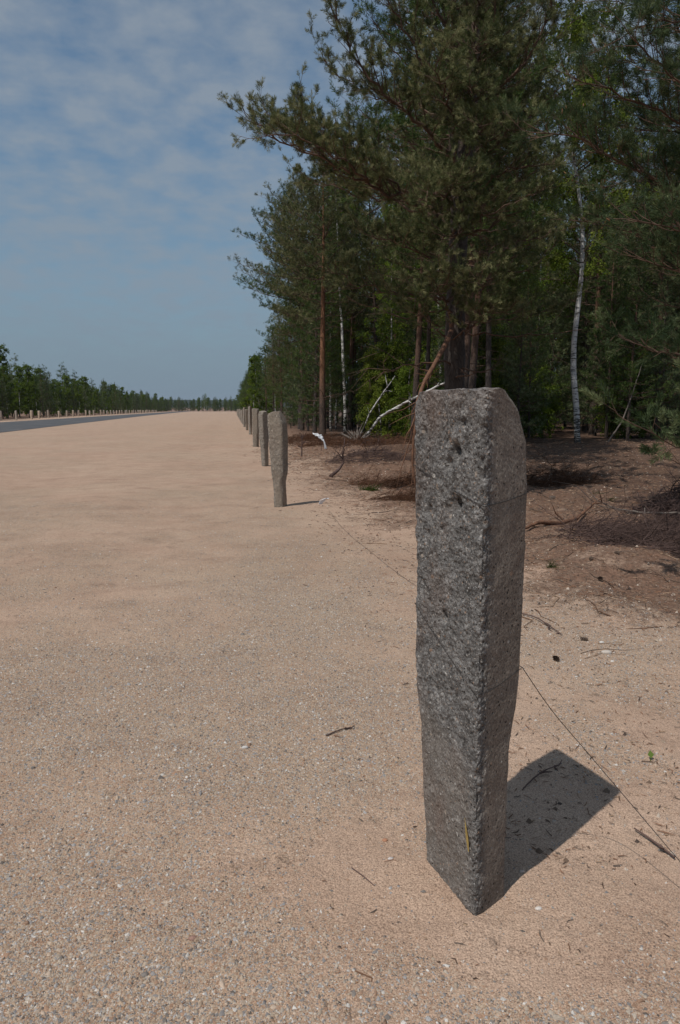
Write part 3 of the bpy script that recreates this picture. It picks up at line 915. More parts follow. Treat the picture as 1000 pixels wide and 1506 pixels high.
hero_path = [(0, 0, -.3), (0, 0, .5), tuple(hl(668, 560, 10.8)), tuple(hl(669, 480, 10.8)), tuple(hl(673, 360, 10.85)), tuple(hl(684, 240, 10.9)), tuple(hl(694, 110, 11)), tuple(hl(700, -40, 11)), tuple(hl(704, -260, 11))]
T = Tree(201, twig_step=.125, sub_step=.085, sub_len=.66, sides=4); T.nf = 4; T.f0 = .45; T.fs = .8
hero_limbs = [
    ([(674, 350, 10.8), (640, 320, 10.6), (600, 297, 10.2), (545, 268, 9.9), (504, 253, 9.7), (462, 232, 9.6), (420, 210, 9.6), (385, 190, 9.6), (360, 178, 9.6)], .055, .22, 1.9),
    ([(600, 292, 10.2), (545, 240, 9.9), (495, 205, 9.8), (455, 185, 9.8), (442, 150, 9.8)], .03, .2, 1.7),
    ([(560, 275, 10), (500, 235, 9.4), (450, 205, 9.2), (410, 195, 9.2), (385, 205, 9.2)], .028, .25, 1.7),
    ([(500, 250, 9.7), (450, 222, 10), (415, 190, 10.1), (395, 170, 10.1)], .02, .15, 1.8),
    ([(640, 320, 10.6), (590, 300, 10.9), (530, 290, 11), (480, 270, 11), (450, 262, 11)], .028, .25, 1.5),
    ([(676, 340, 10.9), (620, 300, 11.2), (560, 262, 11.4), (500, 228, 11.3), (450, 205, 11.2), (415, 180, 11.1)], .045, .35, 1.4),
    ([(684, 255, 10.9), (640, 205, 10.4), (590, 162, 10.1), (545, 122, 10), (515, 72, 10), (490, 20, 10), (470, -30, 10)], .06, .2, 1.5),
    ([(690, 200, 11), (640, 130, 10.6), (600, 58, 10.5), (570, 5, 10.5), (548, -50, 10.5)], .055, .2, 1.4),
    ([(690, 190, 11), (600, 150, 11.6), (540, 140, 12), (490, 110, 12.1), (470, 75, 12.1)], .04, .25, 1.4),
    ([(694, 120, 11), (650, 40, 10.6), (620, -40, 10.5), (600, -110, 10.5)], .05, .2, 1.3),
    ([(688, 170, 11), (735, 130, 10.4), (780, 82, 10.1), (805, 30, 10), (820, -30, 10)], .05, .25, 1.3),
    ([(680, 300, 10.8), (730, 262, 10.2), (785, 240, 9.9), (830, 232, 9.8)], .035, .3, 1.2),
    ([(684, 260, 10.9), (720, 215, 9.9), (752, 190, 9.3), (770, 180, 9.0)], .04, .25, 1.4),
    ([(680, 310, 10.8), (660, 290, 9.9), (640, 285, 9.2), (615, 290, 8.9)], .035, .25, 1.4),
    ([(676, 350, 10.8), (690, 330, 9.9), (730, 310, 9.3), (775, 290, 9.1), (800, 275, 9.0)], .03, .3, 1.3),
    ([(672, 400, 10.8), (640, 380, 10.2), (600, 365, 9.8), (560, 352, 9.6), (525, 335, 9.6)], .035, .3, 1.4),
    ([(670, 440, 10.8), (620, 440, 10.4), (570, 432, 10.1), (520, 420, 10), (480, 400, 10)], .03, .45, 1.1),
    ([(672, 430, 10.8), (720, 410, 10.2), (770, 395, 10), (800, 380, 10)], .028, .4, 1.1),
    ([(669, 500, 10.8), (700, 475, 10.2), (735, 462, 9.8), (765, 452, 9.7)], .022, .35, 1.2),
    ([(669, 505, 10.8), (640, 480, 10.2), (610, 460, 9.9), (585, 455, 9.8)], .022, .4, 1.2),
    ([(690, 200, 11), (660, 160, 9.9), (648, 120, 9.3), (645, 90, 9.1)], .045, .2, 1.4),
    ([(694, 120, 11), (720, 60, 10), (735, 0, 9.6), (740, -50, 9.5)], .045, .2, 1.4),
    ([(684, 250, 11), (700, 215, 12.1), (725, 190, 13), (740, 170, 13.5)], .04, .2, 1.2),
    ([(668, 470, 10.8), (650, 440, 10), (640, 425, 9.5), (660, 410, 9.1)], .028, .3, 1.4),
    ([(669, 450, 10.8), (700, 430, 10), (720, 420, 9.4), (700, 408, 9.0)], .028, .3, 1.4),
    ([(669, 500, 10.8), (690, 478, 9.9), (720, 470, 9.5), (700, 455, 9.2)], .022, .3, 1.3),
    ([(669, 480, 10.8), (760, 470, 10.9), (830, 450, 11)], .025, .35, 1.3),
    ([(672, 410, 10.8), (740, 370, 11.2), (810, 345, 11.4), (850, 330, 11.4)], .03, .3, 1.3),
    ([(694, 120, 11), (700, 95, 10.2), (702, 75, 9.5), (700, 60, 9.1)], .035, .15, 1.5),
    ([(692, 160, 11), (690, 150, 10.2), (694, 138, 9.6), (690, 128, 9.2)], .035, .15, 1.5),
    ([(688, 210, 11), (700, 200, 10.1), (706, 196, 9.5), (712, 188, 9.1)], .035, .15, 1.5),
    ([(696, 60, 11), (702, 30, 10.3), (700, 0, 9.8), (698, -25, 9.5)], .035, .15, 1.5),
    ([(680, 290, 10.9), (672, 280, 10), (668, 270, 9.4), (676, 258, 9.0)], .035, .15, 1.5),
    ([(675, 350, 10.8), (660, 345, 10), (655, 350, 9.5), (650, 350, 9.2)], .03, .2, 1.3),
    ([(680, 300, 11), (640, 270, 12.2), (600, 250, 13), (570, 235, 13.4)], .04, .25, 1.2),
]
for pts, r0, bare, dens in hero_limbs:
    T.limb([hl(*p) for p in pts], r0, bare=bare, dens=dens, wig=.03)
# upper crown out of the frame
rg = np.random.default_rng(9)
for k in range(16):
    a = k * 2.4; z = 7.2 + k * .33; L = 2.6 * (1 - k / 19)
    c = np.array([np.interp(z, [p[2] for p in hero_path], [p[0] for p in hero_path]), .1, z])
    T.limb([c, c + np.array([math.cos(a), math.sin(a), .25]) * L * .5, c + np.array([math.cos(a), math.sin(a), .5]) * L], .03, bare=.25, dens=.7)
# twisted bare boughs in front of the trunk
for pts, r0 in (([(668, 425, 10.8), (655, 410, 10.5), (646, 395, 10.3), (644, 378, 10.2), (655, 362, 10.1), (680, 350, 10.0), (708, 342, 9.9), (728, 326, 9.8), (765, 312, 9.7)], .030),
                ([(650, 366, 10.1), (640, 352, 10), (628, 342, 9.9)], .014),
                ([(668, 535, 10.8), (640, 532, 10.4), (610, 536, 10.1), (575, 540, 10), (552, 560, 10)], .018),
                ([(668, 545, 10.8), (700, 545, 10.4), (740, 548, 10.2)], .016),
                ([(668, 555, 10.8), (690, 552, 10.2), (706, 556, 10)], .02),
                ([(668, 490, 10.8), (720, 492, 10.4), (800, 494, 10.2), (860, 488, 10)], .014),
                ([(672, 470, 10.8), (640, 440, 10.3), (600, 430, 10.2), (560, 440, 10)], .016),
                ([(672, 400, 10.8), (700, 395, 10.4), (740, 385, 10.2), (790, 360, 10)], .014),
                ([(670, 450, 10.9), (590, 470, 10.9), (540, 452, 10.9), (500, 430, 10.9)], .014)):
    T.dead([hl(*p) for p in pts], r0, 5)
hero = empty('pine_tree', (HX, HY, gz(HX, HY)))
tag(hero, 'largest pine behind the near post, long limbs reaching left over the strip', 'tree')
link('trunk', trunk_mesh('hero_trunk', hero_path, [.19, .165, .15, .14, .13, .115, .085, .06, .02], M['bark_hero'], 16, seed=3), hero)
T.w.build('branches', M['branch'], hero)
nd = MB(); needles(nd, T.P, T.D, 38, .078, .050, .0042, rng=np.random.default_rng(4)); print('hero', len(T.P))
nd.build('crown', M['needle'], hero)
# the limb broken off and hanging down, bark peeled red
br = MB(); bp = [(664, 486, 10.5), (656, 505, 10.1), (640, 535, 9.8), (624, 562, 9.7), (614, 590, 9.6), (611, 620, 9.6), (608, 650, 9.55), (606, 680, 9.55), (609, 705, 9.5), (613, 728, 9.5)]
Q, L = resample([hl(*p) for p in bp], .08)
br.tube(Q, np.interp(np.linspace(0, 1, len(Q)), [0, .15, .5, .8, 1], [.042, .036, .028, .020, .009]) * (1 + .12 * np.random.default_rng(2).normal(size=len(Q))), 9, cap=True)
rg = np.random.default_rng(6)
for k in range(26):
    a = rg.integers(len(Q) // 4, len(Q) - 1); d = unit(np.array([rg.normal() * .8 - .35, rg.normal() * .5, -.5 + rg.normal() * .4])); l = rg.uniform(.12, .5)
    p = Q[a]; p2 = p + d * l * .5; p3 = p2 + unit(d + rg.normal(size=3) * .4 - [0, 0, .3]) * l * .5
    br.tube([p, p2, p3], [.007, .005, .002], 4)
for fx in ((598, 640, 9.5), (590, 690, 9.45)):
    p = hl(*fx); a = Q[int(len(Q) * .62)]; br.tube([a, (a + p) / 2 + [0, 0, -.05], p, p + [-.06, 0, -.25]], [.011, .009, .006, .003], 5)
# splintered stub at the break
for k in range(7):
    d = unit(np.array([.1, 0, 1]) + rg.normal(size=3) * .3); br.tube([Q[0], Q[0] + d * rg.uniform(.08, .22)], [.022, .003], 4)
br.build('broken_limb', M['deadwood'], hero)

# ---- the pine just outside the right edge, its shoots in view
NX, NY = 5.6, 6.6
T = Tree(301, twig_step=.115, sub_step=.065, sub_len=.64, sides=4); T.nf = 3; T.f0 = .5
def nl(px, py, d):
    p = at(px, py, d); return np.array([p.x - NX, p.y - NY, p.z])


near_limbs = [
    ([(1220, 590, 6.6), (1120, 560, 6.4), (1040, 540, 6.2), (985, 520, 6.1), (945, 506, 6.0), (925, 500, 6)], .024, .3, .8),
    ([(1220, 480, 6.6), (1120, 440, 6.4), (1040, 410, 6.2), (980, 390, 6.2), (930, 372, 6.2)], .03, .3, 1.3),
    ([(1220, 400, 6.6), (1110, 340, 6.5), (1010, 290, 6.4), (940, 250, 6.4), (880, 215, 6.4), (830, 196, 6.4), (785, 188, 6.4)], .036, .3, 1.6),
    ([(1220, 420, 6.6), (1120, 370, 6.0), (1030, 340, 5.8), (970, 330, 5.7), (925, 315, 5.7)], .03, .25, 1.5),
    ([(1220, 330, 6.6), (1100, 240, 6.5), (1000, 175, 6.4), (930, 140, 6.4), (880, 120, 6.4), (845, 112, 6.4)], .034, .3, 1.5),
    ([(1220, 300, 6.6), (1100, 190, 6.1), (1020, 130, 6.0), (960, 80, 5.9), (930, 50, 5.9)], .034, .3, 1.4),
    ([(1220, 240, 6.6), (1110, 120, 6.6), (1020, 50, 6.6), (960, 0, 6.6), (930, -30, 6.6)], .034, .3, 1.3),
    ([(1220, 420, 6.7), (1110, 390, 7.2), (1010, 380, 7.5), (940, 340, 7.6), (880, 330, 7.7), (850, 320, 7.7)], .03, .3, 1.4),
    ([(1220, 500, 6.7), (1120, 470, 7.2), (1030, 455, 7.5), (975, 440, 7.6)], .026, .3, 1.3),
    ([(1220, 340, 6.7), (1100, 270, 7.2), (1000, 240, 7.5), (920, 270, 7.6), (870, 270, 7.7)], .03, .3, 1.4),
    ([(1220, 200, 6.6), (1100, 70, 6.3), (1020, 20, 6.2), (950, 30, 6.2), (900, 55, 6.2)], .03, .25, 1.5),
    ([(1220, 300, 6.7), (1090, 200, 7.2), (1000, 190, 7.6), (930, 190, 7.8), (880, 170, 7.9), (850, 180, 8)], .03, .25, 1.5),
    ([(1220, 220, 6.7), (1080, 110, 7.1), (990, 90, 7.3), (920, 90, 7.5), (870, 70, 7.6)], .03, .25, 1.5),
    ([(1220, 150, 6.7), (1090, -20, 7), (1000, -10, 7.2), (940, 10, 7.3), (890, 0, 7.4)], .03, .25, 1.5),
]
for pts, r0, bare, dens in near_limbs:
    T.limb([nl(*p) for p in pts], r0, bare=bare, dens=dens, wig=.015, up=.3)
T2 = Tree(302, twig_step=.15, sub_step=.13, sub_len=.42, sides=4); T2.nf = 1; T2.w = T.w
for pts, r0, bare in (([(1230, 640, 6.3), (1130, 655, 5.4), (1050, 668, 4.7), (990, 652, 4.4), (955, 634, 4.3), (930, 618, 4.25)], .016, .45),
                      ([(1230, 600, 6.4), (1130, 610, 5.2), (1070, 625, 4.5), (1025, 600, 4.3)], .014, .5),
                      ([(1230, 660, 6.4), (1130, 690, 5.5), (1070, 690, 4.9), (1020, 680, 4.7), (975, 668, 4.6)], .014, .5),
                      ([(1220, 590, 6.6), (1120, 560, 6.2), (1040, 530, 5.9), (985, 515, 5.7), (935, 505, 5.6)], .020, .4)):
    T2.limb([nl(*p) for p in pts], r0, bare=bare, dens=.9, wig=.012, up=.5)
nearp = empty('pine_tree', (NX, NY, gz(NX, NY)))
tag(nearp, 'pine whose green needle sprays reach in from the right edge, trunk out of view', 'tree')
link('trunk', trunk_mesh('near_trunk', [(0, 0, -.3), (.02, 0, 2), (0, .05, 4), (.05, .05, 6), (0, 0, 8.5)], [.12, .11, .09, .07, .02], M['bark'], 14, seed=5), nearp)
T.w.build('branches', M['branch'], nearp)
nd = MB(); needles(nd, T.P, T.D, 38, .10, .046, .0034, rng=np.random.default_rng(14)); print('nearpine', len(T.P))
needles(nd, T2.P, T2.D, 130, .15, .050, .0036, rng=np.random.default_rng(16)); nd.build('crown', M['needle_blue'], nearp)
# orange-brown pollen cones at some shoot tips
cn = MB(); cn.tube([(0, 0, 0), (0, 0, .012), (0, 0, .03), (0, 0, .045)], [.002, .0055, .0045, .001], 6); cme_ = cn.mesh('pollen_cone', M['cloth'])
rg = np.random.default_rng(15)
cand = [i for i, p in enumerate(T.P) if p[0] < -.5 and p[2] < 5.5]
for i in rg.permutation(cand)[:95]:
    p, d = T.P[i], unit(T.D[i]); q = p + d * .10; up_ = unit(d + np.array([0, 0, .8]))
    o = link('pollen_cone', cme_, nearp); o.location = q; o.rotation_euler = Vector(up_).to_track_quat('Z', 'Y').to_euler()

# ---- individually placed trees
RW = 'trees of the wood right of the sandy strip'
orange = pine('orange', 104, 11.0, .145, 5.0, 2.4, tw=.13, ss=.15, sl=.75, whorl=.42, tuft=TUFT_MID, mat='needle', bark='bark_orange', dead_n=9)
plant('pine_tree', orange, 3.73, 29.9, .4, 1.0, 'pine with a straight orange-barked trunk at the wood edge, left of the thin white birch', None)
edge_a = pine('edge_a', 105, 14.6, .14, 5.6, 3.7, tw=.14, ss=.17, sl=.85, whorl=.5, tuft=TUFT_MID, mat='needle_green', bark='bark_hero', bias=(math.pi, .2))
edge_b = pine('edge_b', 106, 12.8, .12, 5.9, 3.6, tw=.14, ss=.17, sl=.85, whorl=.5, tuft=TUFT_MID, mat='needle', bark='bark_hero', bias=(math.pi, .28))
plant('pine_tree', edge_a, 4.25, 46, 0, 1.0, 'pine with a slightly leaning dark trunk, next tree left of the orange trunked pine', None)
plant('pine_tree', edge_b, 4.4, 39, 0, 1.0, 'bushy topped edge pine with a low limb hanging out left over the strip', None)
bp = [at(px, py, 37.8) for px, py in ((507, 640), (508, 600), (505, 540), (503, 480), (499, 420), (497, 360), (494, 290), (492, 220))]
bp = [(p.x - 5.88, 0, p.z) for p in bp]; bp[0] = (bp[0][0], 0, -.3)
plant('birch_tree', birch('edge_birch', 151, bp[-1][2], .10, 6.5, 1.8, 6500, .08, path=bp), 5.88, 37.8, 0, 1, 'slender white-stemmed birch just right of the orange pine trunk', None)
plant('birch_tree', bir[1], 5.5, 40.5, 1, 1.05, 'second fainter birch between the orange pine trunk and the bright white birch', None)
bp = [at(px, py, 25.3) for px, py in ((850, 652), (848, 600), (843, 545), (844, 500), (850, 450), (856, 395), (857, 330), (850, 270), (840, 210), (832, 130), (838, 60), (842, -20), (838, -90))]
bp = [(p.x - 12.8, 0, p.z) for p in bp]; bp[0] = (0, 0, -.3)
lb = birch('lone_birch', 152, bp[-1][2], .118, 5.5, 3.6, 30000, .10, path=bp, nb=80, mat='leaf_bright')
plant('birch_tree', lb, 12.8, 25.3, 0, 1, 'curving white birch trunk standing alone in the dark wood right of the near post', None)
plant('pine_tree', tall[0], 6.6, 26.0, 1.1, .85, 'thin pine trunk seen just left above the near post', None)
plant('pine_tree', tall[1], 7.4, 27.0, 3.1, .85, 'thin reddish pine trunk close right of its twin above the near post', None)
for (x, y, k, rz, s) in ((4.9, 15.2, 1, 1.3, .9), (6.2, 19.0, 0, 2.5, .9), (8.6, 23.5, 1, .2, .95), (7.5, 22.3, 0, .9, .9), (5.5, 17.3, 2, 3.1, .85)):
    plant('pine_tree', tall[k], x, y, rz, s, 'tall pine standing close behind the biggest pine', 'pines right behind the biggest pine')
for (x, y, k, rz, s) in ((10.6, 25.8, 0, .5, .8), (11.8, 27.5, 1, 1.2, .6), (15.2, 26, 1, 2, .75), (9.6, 27.5, 1, 2, .8), (17.3, 27.5, 0, 1.0, .85), (8.6, 26.8, 0, 3, .8)):
    plant('young_pine', young[k], x, y, rz, s, 'dark bushy young pine under the tall trees, right of the near post', 'young pines under the tall trees', crown='crown')
# saplings with fresh bright leaves, left of the near post
for i, (px, d, k, s) in enumerate(((562, 30, 0, .92), (585, 31, 0, .98), (600, 28.5, 1, .95), (545, 32, 1, .75), (617, 30, 0, .85), (640, 32, 0, .9), (655, 29, 1, 1.0), (575, 34, 1, 1.1), (630, 27, 1, .8))):
    p = at(px, 600, d)
    plant('birch_sapling', bush[k], p.x, d, i * 1.3, s, 'leafy green sapling in the sunlit thicket beside the leaning birch stems', 'leafy saplings left of the near post')
for i, (px, d, s) in enumerate(((730, 27, 1.0), (900, 31, 1.1), (925, 29, .9), (800, 30, 1.0), (960, 30, 1.1), (780, 28, .7))):
    p = at(px, 600, d)
    plant('birch_sapling', bush[i % 2], p.x, d, i * 1.3, s, 'small leafy sapling in deep shade of the wood right of the near post', 'shaded saplings right of the near post')

# ---- the wood behind, tree by tree
rg = np.random.default_rng(77); placed = []
def ok(x, y, dmin): return all((x - a) ** 2 + (y - b) ** 2 > dmin ** 2 for a, b in placed)


for a, b in ((3.73, 29.9), (4.25, 46), (4.4, 39), (5.88, 37.8), (12.8, 25.3)): placed.append((a, b))
cnt = dict(p=0, b=0, y=0)
tries = 0
while tries < 9000 and len(placed) < 230:
    tries += 1
    y = 26 + 54 * rg.random() ** 1.25; x = rg.uniform(3.8, .68 * y + 2)
    px = 342 + x / y * 1050
    if px < 640 and y < 33: continue
    if px >= 640 and y < 29: continue
    if abs(px - 507) < 14 and y < 38: continue
    if abs(px - 475) < 14 and y < 30: continue
    if abs(px - 848) < 22 and y < 33: continue
    if not ok(x, y, 1.75 if y < 50 else 2.3): continue
    placed.append((x, y)); u = rg.random(); s = rg.uniform(.85, 1.12); rz = rg.random() * 6.28
    edge = x < 6
    if y > 48 and px < 428: s *= .56
    if 0 < px - 848 < 60 and u >= .36 and u < .5: u = .9
    if u < .36:
        k = rg.integers(0, 3); plant('pine_tree', tall[k], x, y, rz, s, 'tall pine inside the dark wood right of the sandy strip' if not edge else 'tall pine along the sunlit wood edge past the orange trunked pine', RW if not edge else 'edge pines past the orange trunk')
    elif u < .50:
        plant('birch_tree', bir[rg.integers(0, 2)], x, y, rz, s, 'thin pale birch among the pines deep inside the right wood', 'birches inside the right wood')
    else:
        plant('young_pine', young[rg.integers(0, 2)], x, y, rz, s, 'dense young pine filling the gaps under the tall trees of the right wood', 'young pines inside the right wood')
# far part of the right wood edge
y = 52.
while y < 340:
    for lane in range(3 if y < 90 else 2):
        x = 3.6 + lane * 2.4 + rg.uniform(-.7, .7) - (.4 if y > 120 else 0); yy = y + rg.uniform(-1.5, 1.5)
        if not ok(x, yy, 1.7): continue
        placed.append((x, yy)); u = rg.random(); rz = rg.random() * 6.28
        lbl, grp = 'small looking pine far along the right wood edge where it narrows to the horizon', 'far trees of the right wood edge'
        if u < .35: plant('pine_tree', farp[2], x, yy, rz, rg.uniform(.48, .64), lbl, grp)
        elif u < .72: plant('pine_tree', farp[rg.integers(0, 2)], x, yy, rz, rg.uniform(.68, 1.0), lbl, grp)
        else: plant('birch_tree', bir[2 + (u > .86)], x, yy, rz, rg.uniform(.75, 1.1), 'leafy birch far along the right wood edge among the small looking pines', 'far birches of the right wood edge')
    y += 3.3 + y * .024
# the wood beyond the road
y = 84.; rows = 0
while y < 520:
    for lane in range(3):
        x = float(road_far(y)) - 7.0 - lane * 3.8 + rg.uniform(-1.2, 1.2); yy = y + rg.uniform(-2, 2)
        u = rg.random(); rz = rg.random() * 6.28; s = rg.uniform(.66, 1.25) * (1 if lane else .8)
        if u < .46: plant('birch_tree', bir[2 + (rg.random() < .5)], x, yy, rz, s, 'leafy birch in the low wood beyond the asphalt road', 'birches beyond the road')
        else: plant('pine_tree', farp[rg.integers(0, 2)], x, yy, rz, s * .95, 'dark pine in the low wood beyond the asphalt road', 'pines beyond the road')
    y += 2.1 + (y - 80) * .014
plant('birch_tree', bir[2], -27.8, 86.5, 1.0, 1.0, 'tallest white-stemmed birch of the wood beyond the road, near the left edge', None)
# the wood's end across the strip
for k in range(96):
    yy = rg.uniform(480, 580); x = (rg.uniform(222, 348) - 342) / 1050 * yy
    if k % 2: plant('birch_tree', bir[2 + k // 2 % 2], x, yy, rg.random() * 6.28, rg.uniform(.8, 1.15), 'tiny far leafy tree closing the view at the end of the sandy strip', 'far leafy trees at the end of the strip'); continue
    plant('pine_tree', farp[k // 2 % 2], x, yy, rg.random() * 6.28, rg.uniform(.8, 1.15), 'tiny far pine closing the view at the end of the sandy strip', 'far pines at the end of the strip')
for k, px in enumerate((301, 304)):
    p = at(px, 600, 430); plant('birch_tree', bir[0], p.x, 430, k, .72 + .06 * k, 'one of two pale bare-looking birches standing free at the far end of the strip', 'pair of free birches at the strip end')

# ------------------------------------------------------------------ fallen and leaning wood
def stick(name, pts, rad, mat, label, cat, twigs=0, seed=0, tl=(.1, .5), sides=7):
    rg = np.random.default_rng(seed); Q, L = resample(pts, .12 if L_big(pts) else .04)
    m = MB(); base = Q[0].copy(); Q = Q - base
    Q[1:-1] += rg.normal(size=(len(Q) - 2, 3)) * min(L * .0015, .006)
    m.tube(Q, np.interp(np.linspace(0, 1, len(Q)), np.linspace(0, 1, len(rad)), rad), sides, cap=True)
    for _ in range(twigs):
        a = rg.integers(len(Q) // 3, len(Q) - 1); d = unit(unit(Q[a] - Q[a - 1]) + rg.normal(size=3) * .6); l = rg.uniform(*tl)
        m.tube([Q[a], Q[a] + d * l * .5, Q[a] + unit(d + rg.normal(size=3) * .3) * l], [rad[-1] * 1.2 + .003, rad[-1] + .002, .0015], 4)
    o = m.build(name, M[mat]); o.location = base
    return tag(o, label, cat)


def L_big(pts): return (Vector(tuple(pts[0])) - Vector(tuple(pts[-1]))).length > 2


G = lambda px, py, d, dz=0: at(px, py, d)
def on(px, d, dz=0):
    p = at(px, 600, d); return Vector((p.x, d, gz(p.x, d) + dz))


stick('leaning_birch_stem', [on(533, 27, .05), at(560, 612, 26.6), at(600, 590, 26), at(655, 562, 25), at(700, 545, 24.4)], [.055, .05, .042, .028], 'birch', 'thick white birch stem leaning low to the right behind the hanging red limb', 'fallen birch', 8, 1)
stick('leaning_birch_stem', [on(527, 27.3, .05), at(545, 605, 27), at(562, 580, 26.8), at(581, 553, 26.5)], [.036, .032, .026, .012], 'birch', 'thinner white birch stem leaning steeply up from the same broken stump', 'fallen birch', 7, 2)
stick('dead_sapling', [on(896, 25.5, 0), at(915, 620, 25.3), at(930, 580, 25.2), at(944, 536, 25)], [.034, .030, .02, .008], 'greywood', 'thin pale dead sapling leaning right on the dark forest floor', 'dead sapling', 0, 3)
stick('fallen_branch', [on(772, 6.6, .01), on(800, 6.75, .05), on(830, 6.95, .05), on(855, 7.3, .06), on(885, 7.75, .12)], [.012, .024, .024, .018, .006], 'deadwood', 'crooked reddish fallen branch lying right beside the near post', 'branch', 6, 4, (.1, .35))
stick('sapling_stub', [on(443, 18.2, -.02), on(443.5, 18.2, .25), on(444, 18.2, .52)], [.022, .016, .008], 'purple', 'small upright dead sapling stub behind the second post', 'dead sapling', 9, 5, (.08, .28))
stick('crooked_stump', [on(486, 12.8, .02), on(498, 13.0, .12), on(506, 13.1, .25), on(503, 13.1, .42), on(507, 13.1, .60)], [.035, .03, .02, .012, .006], 'purple', 'crooked black broken branch sticking up by the dug sand', 'branch', 7, 6, (.08, .3))
stick('grey_branch', [on(1010, 6.2, .25), on(960, 6.9, .18), on(890, 8.2, .06)], [.012, .01, .004], 'greywood', 'thin grey branch lying across the brush heap at the right edge', 'branch', 5, 7)
stick('thin_twig', [on(779, 3.9, .01), on(800, 3.8, .02), on(825, 3.65, .01), on(842, 3.5, .01)], [.004, .004, .003, .002], 'purple', 'thin dark curved twig lying on the sand right of the near post', 'twig', 3, 8, (.03, .1))
stick('thin_twig', [on(478, 2.47, .004), on(492, 2.50, .010), on(510, 2.53, .006), on(524, 2.54, .006)], [.0022, .0025, .002, .001], 'purple', 'short dark twig on the gravel left of the near post', 'twig', 2, 9, (.02, .06))
stick('thin_twig', [on(519, 1.70, .003), on(538, 1.67, .006), on(556, 1.62, .002)], [.0016, .0016, .001], 'purple', 'hair thin bent twig on the sand in front left of the near post', 'twig', 0, 10)
stick('thin_twig', [on(790, 2.02, .004), on(815, 2.1, .012), on(850, 2.16, .006)], [.002, .0026, .001], 'purple', 'dark twig lying inside the near post shadow', 'twig', 4, 11, (.02, .06))
stick('thin_twig', [on(972, 1.76, .01), on(1000, 1.70, .015), on(1040, 1.62, .01)], [.002, .0035, .003], 'purple', 'reddish stick lying at the right edge beside the wire', 'twig', 1, 12, (.02, .06))
# broken stump at the foot of the leaning birches
m = MB(); rg = np.random.default_rng(31); base = on(526, 27.2)
for k in range(26):
    d = unit(np.array([rg.normal() * .8, rg.normal() * .5, abs(rg.normal()) * .7 + .15])); l = rg.uniform(.2, .95)
    m.tube([(0, 0, 0), d * l * .6, d * l + rg.normal(size=3) * .05], [.045, .03, .006], 5)
o = m.build('splintered_stump', M['greywood']); o.location = base; tag(o, 'splintered pale stump at the foot of the leaning white birch stems', 'stump')

# brush heaps
def brush(name, centre, rx, ry, h, n, mat, label, seed, ln=(.2, .7), r0=.0035, dirx=(1, 0), needle=None):
    rg = np.random.default_rng(seed); m = MB(); P = []; D = []
    for _ in range(n):
        a = rg.random() * 6.28; q = rg.random() ** .6; x = centre[0] + math.cos(a) * rx * q; y = centre[1] + math.sin(a) * ry * q
        z = gz(x, y) + h * (1 - q) * rg.random()
        d = unit(np.array([dirx[0] + rg.normal() * .7, dirx[1] + rg.normal() * .7, rg.normal() * .22 + .08])); l = rg.uniform(*ln)
        p0 = np.array([x, y, z]); p1 = p0 + d * l * .5 + rg.normal(size=3) * .02; p2 = p0 + d * l + rg.normal(size=3) * .05
        for p in (p1, p2): p[2] = max(p[2], gz(p[0], p[1]) + .004)
        p0 -= np.array(centre + (0,)); p1 -= np.array(centre + (0,)); p2 -= np.array(centre + (0,))
        m.tube([p0, p1, p2], [r0, r0 * .7, r0 * .3], 3)
        if needle: P += [p1, p2]; D += [d, d]
        for _k in range(3):
            e = unit(d + rg.normal(size=3) * .6); m.tube([p1, p1 + e * l * .35], [r0 * .5, r0 * .2], 3)
    if needle:
        needles(m, P, D, *needle, rng=rg)
    o = m.build(name, M[mat]); o.location = centre + (0,); return tag(o, label, 'brushwood')


p = on(965, 6.0); brush('brush_heap', (p.x + .1, 6.0), .95, .95, .22, 1100, 'purple', 'heap of fine dark purplish dead twigs on the ground at the right edge', 41, dirx=(.7, -.5))
p = on(1010, 7.6); brush('brush_heap', (p.x, 7.6), .6, .6, .45, 500, 'purple', 'taller black brush heap behind the twig heap at the right edge', 42, ln=(.2, .6), r0=.006)
p = on(585, 11.6); brush('dead_pine_boughs', (p.x, 11.6), .9, .6, .14, 260, 'brown', 'flat layer of dead brown pine boughs on the ground just left of the near post', 43, needle=(9, .08, .06, .004))
p = on(560, 24.0); brush('dead_pine_boughs', (p.x, 24.0), 3.0, 1.6, .35, 500, 'brown', 'long bank of rust-brown dead boughs under the leaning birch stems', 44, needle=(9, .1, .07, .009), r0=.008)
p = on(450, 27.0); brush('dead_pine_boughs', (p.x + .2, 27.5), 1.6, 2.5, .3, 320, 'brown', 'rusty brushwood round the foot of the orange trunked pine', 45, needle=(9, .1, .07, .009), r0=.008)
p = on(815, 11.5); brush('dead_pine_boughs', (p.x - .1, 11.3), .75, .55, .42, 240, 'brown', 'rust-brown dead pine spray on the ground just right of the near post', 46, needle=(12, .08, .06, .004), dirx=(.3, 0))
p = on(600, 9.3); brush('dead_pine_boughs', (p.x - .1, 9.3), .45, .3, .07, 110, 'brown', 'small flat scrap of brown boughs below the hanging limb', 47, needle=(9, .07, .05, .0035))
p = on(540, 15.5); brush('brush_heap', (p.x, 15.5), 1.0, .8, .2, 260, 'purple', 'scatter of dark roots and twigs on the dug sand hummock', 48, r0=.006)
p = on(560, 10.7); brush('green_tuft', (p.x - .2, 10.7), .13, .09, .09, 70, 'leaf_dark', 'small dark green tuft at the sandy edge left of the near post', 49, ln=(.05, .14), r0=.004)

